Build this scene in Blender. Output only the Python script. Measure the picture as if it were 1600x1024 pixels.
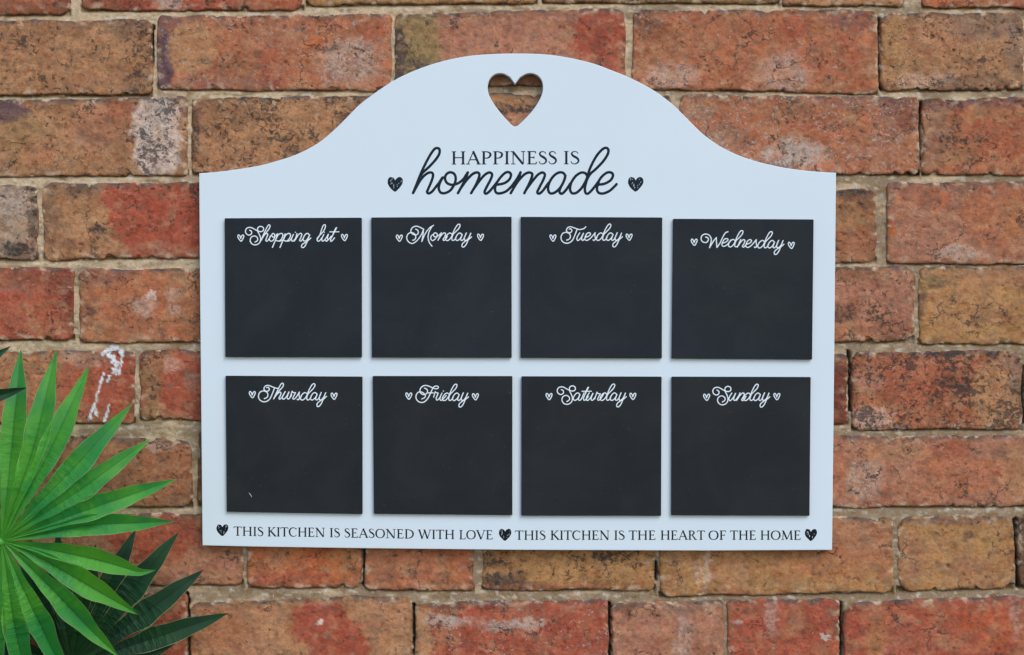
import bpy, math, random
import numpy as np
from mathutils import Vector

# ------------------------------------------------------------------ camera, world, sun, exposure
scene = bpy.context.scene
for o in list(bpy.data.objects):
    bpy.data.objects.remove(o)
COL = scene.collection

S = 0.00058          # metres on the wall for one pixel of the photograph
D = 1.5              # camera distance to the wall face
ZC = 1.40            # height of the camera

cam_data = bpy.data.cameras.new('camera')
cam = bpy.data.objects.new('camera', cam_data)
COL.objects.link(cam)
cam.location = (0, -D, ZC)
cam.rotation_euler = (math.radians(90), 0, 0)
cam_data.sensor_width = 36
cam_data.lens = 36 * D / (1600 * S)
cam_data.clip_start = 0.05
cam_data.clip_end = 200
scene.camera = cam

SUN_EL, SUN_ROT = 44.0, 148.0
world = bpy.data.worlds.new('World')
scene.world = world
world.use_nodes = True
wn = world.node_tree
bg = wn.nodes['Background']
sky = wn.nodes.new('ShaderNodeTexSky')
sky.sky_type = 'NISHITA'
sky.sun_disc = False
sky.sun_elevation = math.radians(SUN_EL)
sky.sun_rotation = math.radians(SUN_ROT)
sky.air_density = 1.0
sky.dust_density = 1.0
sky.ozone_density = 1.0
wn.links.new(sky.outputs[0], bg.inputs[0])
bg.inputs[1].default_value = 0.14

sl = bpy.data.lights.new('sun', 'SUN')
sl.energy = 0.75
sl.angle = math.radians(32)
sl.color = (1.0, 0.98, 0.95)
sun = bpy.data.objects.new('sun', sl)
COL.objects.link(sun)
e, r = math.radians(SUN_EL), math.radians(SUN_ROT)
sdir = Vector((math.sin(r) * math.cos(e), math.cos(r) * math.cos(e), math.sin(e)))
sun.rotation_euler = sdir.to_track_quat('Z', 'Y').to_euler()
sun.location = sdir * 5

scene.view_settings.view_transform = 'Standard'
scene.view_settings.look = 'None'
scene.view_settings.gamma = 1
scene.view_settings.exposure = 0.66

# ------------------------------------------------------------------ helpers
ILLUM = (0.88, 0.91, 0.97)      # how a white surface of albedo 1 shows (linear), used to turn seen colours into albedo


def lin(c):
    c = c / 255.0
    return c / 12.92 if c <= 0.04045 else ((c + 0.055) / 1.055) ** 2.4


def alb(rgb, gain=1.0):
    return tuple(min(0.9, lin(v) / k * gain) for v, k in zip(rgb, ILLUM))


def P(px, py, d=0.0):
    """point on the plane d metres in front of the wall face, sized as measured on the photograph"""
    k = (D - d) / D
    return ((px - 800) * S * k, -d, ZC + (512 - py) * S * k)


def hashi(ix, iy, seed):
    h = (ix.astype(np.int64) * 374761393 + iy.astype(np.int64) * 668265263 + seed * 1442695041) & 0xFFFFFFFF
    h = ((h ^ (h >> 13)) * 1274126177) & 0xFFFFFFFF
    h = h ^ (h >> 16)
    return h


def perlin(x, y, seed=0):
    x = np.asarray(x, float); y = np.asarray(y, float)
    ix = np.floor(x).astype(np.int64); iy = np.floor(y).astype(np.int64)
    fx = x - ix; fy = y - iy
    u = fx * fx * fx * (fx * (fx * 6 - 15) + 10)
    v = fy * fy * fy * (fy * (fy * 6 - 15) + 10)
    def g(dx, dy):
        a = hashi(ix + dx, iy + dy, seed) / 4294967296.0 * 2 * np.pi
        return np.cos(a) * (fx - dx) + np.sin(a) * (fy - dy)
    n0 = g(0, 0) * (1 - u) + g(1, 0) * u
    n1 = g(0, 1) * (1 - u) + g(1, 1) * u
    return (n0 * (1 - v) + n1 * v) * 1.5


def fbm(x, y, seed=0, octs=4, gain=0.5):
    a = 1.0; s = 0; t = 0
    for o in range(octs):
        s = s + a * perlin(x * 2 ** o, y * 2 ** o, seed + o * 17)
        t += a; a *= gain
    return s / t


def sstep(a, b, x):
    t = np.clip((x - a) / (b - a), 0, 1)
    return t * t * (3 - 2 * t)


def link(name, me, mat=None, parent=None):
    o = bpy.data.objects.new(name, me)
    COL.objects.link(o)
    if mat is not None:
        me.materials.append(mat)
    if parent is not None:
        o.parent = parent
        o.matrix_parent_inverse = parent.matrix_world.inverted() if False else o.matrix_parent_inverse
        # parents sit unrotated and unscaled: keep world coordinates by subtracting the parent's place
        loc = Vector((0, 0, 0)); p = parent
        while p is not None:
            loc += p.location; p = p.parent
        o.location = -loc
    return o


def mesh(name, verts, faces, smooth=True):
    me = bpy.data.meshes.new(name)
    me.from_pydata([tuple(v) for v in verts], [], [tuple(int(i) for i in f) for f in faces])
    if smooth:
        me.polygons.foreach_set('use_smooth', [True] * len(me.polygons))
    me.update()
    return me


def grid_mesh(name, X, Y, Z, attrs, keep=None):
    """regular grid mesh from 2-D arrays, with colour attributes"""
    ny, nx = X.shape
    co = np.stack([X, Y, Z], -1).reshape(-1, 3)
    idx = np.arange(ny * nx).reshape(ny, nx)
    q = np.stack([idx[:-1, :-1], idx[1:, :-1], idx[1:, 1:], idx[:-1, 1:]], -1)
    q = q.reshape(-1, 4) if keep is None else q[keep]
    used = np.unique(q)
    remap = np.zeros(ny * nx, np.int64); remap[used] = np.arange(len(used))
    q = remap[q]; co = co[used]
    me = bpy.data.meshes.new(name)
    me.vertices.add(len(co)); me.vertices.foreach_set('co', co.astype(np.float32).ravel())
    me.loops.add(q.size); me.loops.foreach_set('vertex_index', q.astype(np.int32).ravel())
    me.polygons.add(len(q))
    me.polygons.foreach_set('loop_start', np.arange(0, q.size, 4, dtype=np.int32))
    me.polygons.foreach_set('loop_total', np.full(len(q), 4, dtype=np.int32))
    me.polygons.foreach_set('use_smooth', np.ones(len(q), dtype=bool))
    me.update(calc_edges=True)
    for k, a in attrs.items():
        a = a.reshape(-1, a.shape[-1])[used]
        a4 = np.ones((len(a), 4), np.float32); a4[:, :a.shape[1]] = a
        at = me.attributes.new(k, 'FLOAT_COLOR', 'POINT')
        at.data.foreach_set('color', a4.ravel())
    return me


def tag(o, label=None, cat=None, group=None, kind=None):
    for k, v in (('label', label), ('category', cat), ('group', group), ('kind', kind)):
        if v:
            o[k] = v
    return o


# ------------------------------------------------------------------ materials
class NT:
    def __init__(self, name):
        self.m = bpy.data.materials.new(name); self.m.use_nodes = True
        self.t = self.m.node_tree; self.n = self.t.nodes; self.l = self.t.links
        self.b = self.n['Principled BSDF']

    def add(self, typ, **kw):
        nd = self.n.new(typ)
        for k, v in kw.items():
            if k.startswith('i_'):
                key = k[2:]
                key = int(key) if key.isdigit() else key.replace('_', ' ')
                if hasattr(v, 'outputs') or isinstance(v, bpy.types.NodeSocket):
                    self.l.new(v if isinstance(v, bpy.types.NodeSocket) else v.outputs[0], nd.inputs[key])
                else:
                    nd.inputs[key].default_value = v
            else:
                setattr(nd, k, v)
        return nd

    def noise(self, vec, scale, detail=4, rough=0.5, dist=0.0):
        return self.add('ShaderNodeTexNoise', i_Vector=vec, i_Scale=scale, i_Detail=detail, i_Roughness=rough, i_Distortion=dist).outputs['Fac']

    def math(self, op, a, b=None, c=None, clamp=False):
        nd = self.n.new('ShaderNodeMath'); nd.operation = op; nd.use_clamp = clamp
        for i, v in enumerate((a, b, c)):
            if v is None: continue
            if isinstance(v, bpy.types.NodeSocket): self.l.new(v, nd.inputs[i])
            else: nd.inputs[i].default_value = v
        return nd.outputs[0]

    def step(self, v, a, b):
        nd = self.n.new('ShaderNodeMapRange'); nd.interpolation_type = 'SMOOTHSTEP'
        for k, x in (('Value', v), ('From Min', a), ('From Max', b)):
            if isinstance(x, bpy.types.NodeSocket): self.l.new(x, nd.inputs[k])
            else: nd.inputs[k].default_value = x
        return nd.outputs[0]

    def mix(self, f, a, b, blend='MIX'):
        nd = self.n.new('ShaderNodeMix'); nd.data_type = 'RGBA'; nd.blend_type = blend
        for k, x in ((0, f), (6, a), (7, b)):
            if isinstance(x, bpy.types.NodeSocket): self.l.new(x, nd.inputs[k])
            else: nd.inputs[k].default_value = (x if not isinstance(x, tuple) or len(x) == 4 else (*x, 1))
        return nd.outputs[2]

    def gray(self, v):
        nd = self.n.new('ShaderNodeCombineColor')
        for i in range(3): self.l.new(v, nd.inputs[i])
        return nd.outputs[0]

    def bump(self, h, strength, dist, normal=None):
        nd = self.n.new('ShaderNodeBump'); nd.inputs['Strength'].default_value = strength
        nd.inputs['Distance'].default_value = dist; self.l.new(h, nd.inputs['Height'])
        if normal is not None: self.l.new(normal, nd.inputs['Normal'])
        return nd.outputs[0]


def mat_brick():
    t = NT('old_brick')
    geo = t.add('ShaderNodeNewGeometry')
    pos = geo.outputs['Position']
    mp = t.add('ShaderNodeMapping', i_Vector=pos); mp.inputs['Scale'].default_value = (0.92, 1, 1.06)
    v = mp.outputs[0]
    col = t.add('ShaderNodeAttribute', attribute_name='Col').outputs['Color']
    msk = t.add('ShaderNodeAttribute', attribute_name='Mask').outputs['Color']
    sep = t.add('ShaderNodeSeparateColor', i_0=msk)
    dark, white, red = sep.outputs[0], sep.outputs[1], sep.outputs[2]
    # broad mottling
    n1 = t.noise(v, 70, 6, 0.6, 0.4)
    n2 = t.noise(v, 260, 8, 0.68, 0.3)
    n3 = t.noise(v, 1300, 4, 0.7)
    m1 = t.step(n1, 0.32, 0.68)
    c = t.mix(m1, col, t.mix(1.0, col, (1.16, 1.10, 1.04), 'MULTIPLY'))
    m1b = t.step(t.noise(v, 115, 7, 0.65, 0.8), 0.5, 0.68)
    c = t.mix(t.math('MULTIPLY', m1b, 0.6), c, t.mix(1.0, c, (0.70, 0.62, 0.60), 'MULTIPLY'))
    g = t.math('MULTIPLY_ADD', n2, 1.0, 0.51)
    c = t.mix(1.0, c, t.gray(g), 'MULTIPLY')
    g3 = t.math('MULTIPLY_ADD', n3, 1.0, 0.51)
    c = t.mix(1.0, c, t.gray(g3), 'MULTIPLY')
    # red flecks
    nr = t.noise(v, 330, 3, 0.6, 0.2)
    fr = t.math('MULTIPLY', t.step(nr, 0.60, 0.66), red)
    c = t.mix(t.math('MULTIPLY', fr, 0.75), c, (0.36, 0.11, 0.055))
    # lime bloom and pale crumbs
    nw = t.noise(v, 300, 9, 0.72, 0.5)
    thr = t.math('MULTIPLY_ADD', white, -0.32, 0.70)
    fw = t.step(nw, thr, t.math('ADD', thr, 0.07))
    c = t.mix(t.math('MULTIPLY', fw, 0.72), c, (0.50, 0.43, 0.36))
    npz = t.noise(v, 620, 2, 0.5)
    c = t.mix(t.math('MULTIPLY', t.step(npz, 0.70, 0.74), 0.6), c, (0.62, 0.55, 0.47))
    # soot, moss and pits
    nd = t.noise(v, 210, 9, 0.72, 0.7)
    nbig = t.noise(v, 28, 4, 0.55)
    dd = t.math('MULTIPLY_ADD', dark, -0.24, 0.71)
    thd = t.math('SUBTRACT', dd, t.math('MULTIPLY', t.math('SUBTRACT', nbig, 0.5), 0.55))
    fd = t.step(nd, thd, t.math('ADD', thd, 0.05))
    c = t.mix(t.math('MULTIPLY', fd, 0.78), c, (0.046, 0.042, 0.038))
    nd2 = t.noise(v, 620, 6, 0.7, 0.3)
    thd2 = t.math('MULTIPLY_ADD', dark, -0.10, 0.65)
    fd2 = t.step(nd2, thd2, t.math('ADD', thd2, 0.05))
    c = t.mix(t.math('MULTIPLY', fd2, 0.80), c, (0.050, 0.040, 0.036))
    # hair cracks
    nz = t.noise(v, 90, 4, 0.6)
    vd = t.add('ShaderNodeVectorMath', operation='ADD')
    cc = t.add('ShaderNodeCombineXYZ', i_0=t.math('MULTIPLY', nz, 0.03), i_2=t.math('MULTIPLY', t.noise(v, 130, 4, 0.6), 0.03))
    t.l.new(v, vd.inputs[0]); t.l.new(cc.outputs[0], vd.inputs[1])
    vo = t.add('ShaderNodeTexVoronoi', feature='DISTANCE_TO_EDGE', i_Vector=vd.outputs[0], i_Scale=30.0)
    line = t.math('SUBTRACT', 1.0, t.step(vo.outputs['Distance'], 0.004, 0.018))
    cm = t.step(t.noise(v, 33, 2, 0.5), 0.51, 0.58)
    crack = t.math('MULTIPLY', line, cm)
    c = t.mix(t.math('MULTIPLY', crack, 0.8), c, (0.06, 0.045, 0.04))
    t.l.new(c, t.b.inputs['Base Color'])
    t.b.inputs['Roughness'].default_value = 0.92
    t.b.inputs['Specular IOR Level'].default_value = 0.25
    h = t.math('MULTIPLY_ADD', n2, 0.8, t.math('MULTIPLY', n3, 0.32))
    h = t.math('SUBTRACT', h, t.math('MULTIPLY', fd, 0.35))
    h = t.math('SUBTRACT', h, t.math('MULTIPLY', fd2, 0.35))
    h = t.math('SUBTRACT', h, t.math('MULTIPLY', crack, 0.6))
    h = t.math('ADD', h, t.math('MULTIPLY', fw, 0.18))
    t.l.new(t.bump(h, 0.7, 0.0014), t.b.inputs['Normal'])
    return t.m


def mat_mortar():
    t = NT('lime_mortar')
    pos = t.add('ShaderNodeNewGeometry').outputs['Position']
    col = t.add('ShaderNodeAttribute', attribute_name='Col').outputs['Color']
    n2 = t.noise(pos, 300, 7, 0.7)
    n3 = t.noise(pos, 1500, 3, 0.7)
    c = t.mix(1.0, col, t.gray(t.math('MULTIPLY_ADD', n2, 1.0, 0.5)), 'MULTIPLY')
    c = t.mix(1.0, c, t.gray(t.math('MULTIPLY_ADD', n3, 1.2, 0.4)), 'MULTIPLY')
    c = t.mix(t.math('MULTIPLY', t.step(t.noise(pos, 700, 2, 0.5), 0.66, 0.72), 0.7), c, (0.66, 0.62, 0.54))
    c = t.mix(t.math('MULTIPLY', t.step(t.noise(pos, 520, 3, 0.6), 0.66, 0.74), 0.7), c, (0.12, 0.10, 0.07))
    t.l.new(c, t.b.inputs['Base Color'])
    t.b.inputs['Roughness'].default_value = 0.95
    t.b.inputs['Specular IOR Level'].default_value = 0.2
    h = t.math('MULTIPLY_ADD', n2, 0.8, t.math('MULTIPLY', n3, 0.5))
    t.l.new(t.bump(h, 0.9, 0.0018), t.b.inputs['Normal'])
    return t.m


def mat_paint(name, rgb, rough, bump=0.08, spec=0.4, var=0.03, scale=900):
    t = NT(name)
    pos = t.add('ShaderNodeNewGeometry').outputs['Position']
    n = t.noise(pos, 9, 4, 0.6)
    g = t.math('MULTIPLY_ADD', n, var * 2, 1 - var)
    c = t.mix(1.0, (*rgb, 1), t.gray(g), 'MULTIPLY')
    t.l.new(c, t.b.inputs['Base Color'])
    t.b.inputs['Roughness'].default_value = rough
    t.b.inputs['Specular IOR Level'].default_value = spec
    n2 = t.noise(pos, scale, 3, 0.6)
    t.l.new(t.bump(n2, bump, 0.0006), t.b.inputs['Normal'])
    return t.m


def mat_chalk(name, tint):
    t = NT(name)
    pos = t.add('ShaderNodeNewGeometry').outputs['Position']
    n = t.noise(pos, 16, 5, 0.6, 0.6)
    c = t.mix(t.step(n, 0.35, 0.7), (0.0112 * tint[0], 0.0155 * tint[1], 0.0190 * tint[2]), (0.0185 * tint[0], 0.0225 * tint[1], 0.0255 * tint[2]))
    sp = t.step(t.noise(pos, 520, 1, 0.4), 0.775, 0.80)
    c = t.mix(t.math('MULTIPLY', sp, 0.10), c, (0.3, 0.3, 0.3))
    t.l.new(c, t.b.inputs['Base Color'])
    t.l.new(t.math('MULTIPLY_ADD', n, 0.12, 0.56), t.b.inputs['Roughness'])
    t.b.inputs['Specular IOR Level'].default_value = 0.2
    t.l.new(t.bump(t.noise(pos, 1400, 3, 0.6), 0.15, 0.0005), t.b.inputs['Normal'])
    return t.m


def mat_leaf(name, base, light, gain=1.0):
    t = NT(name)
    uv = t.add('ShaderNodeUVMap').outputs[0]
    s = t.add('ShaderNodeSeparateXYZ', i_0=uv)
    u, v = s.outputs[0], s.outputs[1]
    pos = t.add('ShaderNodeNewGeometry').outputs['Position']
    n = t.noise(pos, 22, 4, 0.6)
    c = t.mix(t.step(n, 0.35, 0.65), (*base, 1), (*light, 1))
    # younger tissue by the hub is yellower
    c = t.mix(t.math('MULTIPLY', t.math('SUBTRACT', 1.0, t.step(v, 0.0, 0.28)), 0.6), c, (light[0] * 1.5, light[1] * 1.25, light[2] * 1.0))
    # parallel veins
    w = t.math('SINE', t.math('MULTIPLY', u, 62.0))
    w2 = t.math('SINE', t.math('MULTIPLY_ADD', u, 141.0, 1.3))
    ws = t.math('MULTIPLY_ADD', w, 0.5, t.math('MULTIPLY', w2, 0.35))
    c = t.mix(1.0, c, t.gray(t.math('MULTIPLY_ADD', ws, 0.06, 1.0)), 'MULTIPLY')
    # midrib groove with shade painted into its colour, and pale margin
    au = t.math('ABSOLUTE', u)
    mid = t.math('SUBTRACT', 1.0, t.step(au, 0.02, 0.12))
    c = t.mix(t.math('MULTIPLY', mid, 0.55), c, (base[0] * 0.5, base[1] * 0.6, base[2] * 0.8))
    edge = t.math('MULTIPLY', t.step(au, 0.93, 0.98), t.step(v, 0.3, 0.45))
    c = t.mix(t.math('MULTIPLY', edge, 0.55), c, (0.42, 0.45, 0.20))
    fl = t.step(t.noise(pos, 900, 3, 0.6), 0.70, 0.76)
    c = t.mix(t.math('MULTIPLY', fl, 0.3), c, (0.12, 0.11, 0.05))
    t.l.new(c, t.b.inputs['Base Color'])
    t.b.inputs['Roughness'].default_value = 0.34
    t.b.inputs['Specular IOR Level'].default_value = 0.55 * gain
    # cross wrinkles where the blade was folded in bud
    cv = t.add('ShaderNodeCombineXYZ', i_0=t.math('MULTIPLY', u, 0.8), i_1=t.math('MULTIPLY', v, 34.0))
    wr = t.noise(cv.outputs[0], 1.0, 2, 0.5)
    zone = t.math('MULTIPLY', t.step(v, 0.18, 0.30), t.math('SUBTRACT', 1.0, t.step(v, 0.5, 0.75)))
    h = t.math('MULTIPLY_ADD', ws, 0.10, t.math('MULTIPLY', t.math('MULTIPLY', wr, zone), 2.2))
    t.l.new(t.bump(h, 0.6, 0.0016), t.b.inputs['Normal'])
    tr = t.n.new('ShaderNodeBsdfTranslucent')
    t.l.new(t.mix(1.0, c, (1.9, 1.6, 0.35), 'MULTIPLY'), tr.inputs[0])
    ms = t.n.new('ShaderNodeMixShader'); ms.inputs[0].default_value = 0.33 * gain
    t.l.new(t.b.outputs[0], ms.inputs[1]); t.l.new(tr.outputs[0], ms.inputs[2])
    t.l.new(ms.outputs[0], t.n['Material Output'].inputs[0])
    return t.m


M_BRICK = mat_brick()
M_MORTAR = mat_mortar()
M_WHITE = mat_paint('cool_white_paint', (0.700, 0.790, 0.835), 0.5, 0.10)
M_INK = mat_paint('slate_ink', (0.011, 0.020, 0.031), 0.6, 0.05, 0.12)
M_BLACKINK = mat_paint('black_ink', (0.008, 0.010, 0.014), 0.6, 0.05, 0.12)
M_CHALK = mat_chalk('chalkboard_cool_lit', (.96, 1.04, 1.05))  # top row: the bluer light there is painted into the black
M_CHALK_WARMLIT = mat_chalk('chalkboard_warm_lit', (1.04, 1.0, .94))  # bottom row: same black, with the warmer light painted in
M_LETTER = mat_paint('white_print', (0.80, 0.87, 0.90), 0.6, 0.05, 0.3)
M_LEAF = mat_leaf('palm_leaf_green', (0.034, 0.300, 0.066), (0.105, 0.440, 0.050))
M_LEAF_SHADED = mat_leaf('palm_leaf_shaded', (0.006, 0.040, 0.017), (0.013, 0.066, 0.019), .6)  # darker copy of the leaf green, mostly shade put into the colour

# ------------------------------------------------------------------ the brick wall
TAN = (160, 120, 88); BROWN = (132, 93, 69); ORANGE = (158, 101, 74); ROSE = (154, 108, 88)
RED = (150, 79, 61); DRED = (108, 58, 47); OCHRE = (158, 121, 80); OLIVE = (132, 112, 78)
PURPLE = (96, 73, 80); GREY = (114, 102, 95); PALE = (190, 170, 160); BEIGE = (150, 130, 112)
DARK = (58, 47, 42); FLAME = (172, 94, 54); SOOT = (70, 63, 60)

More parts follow.
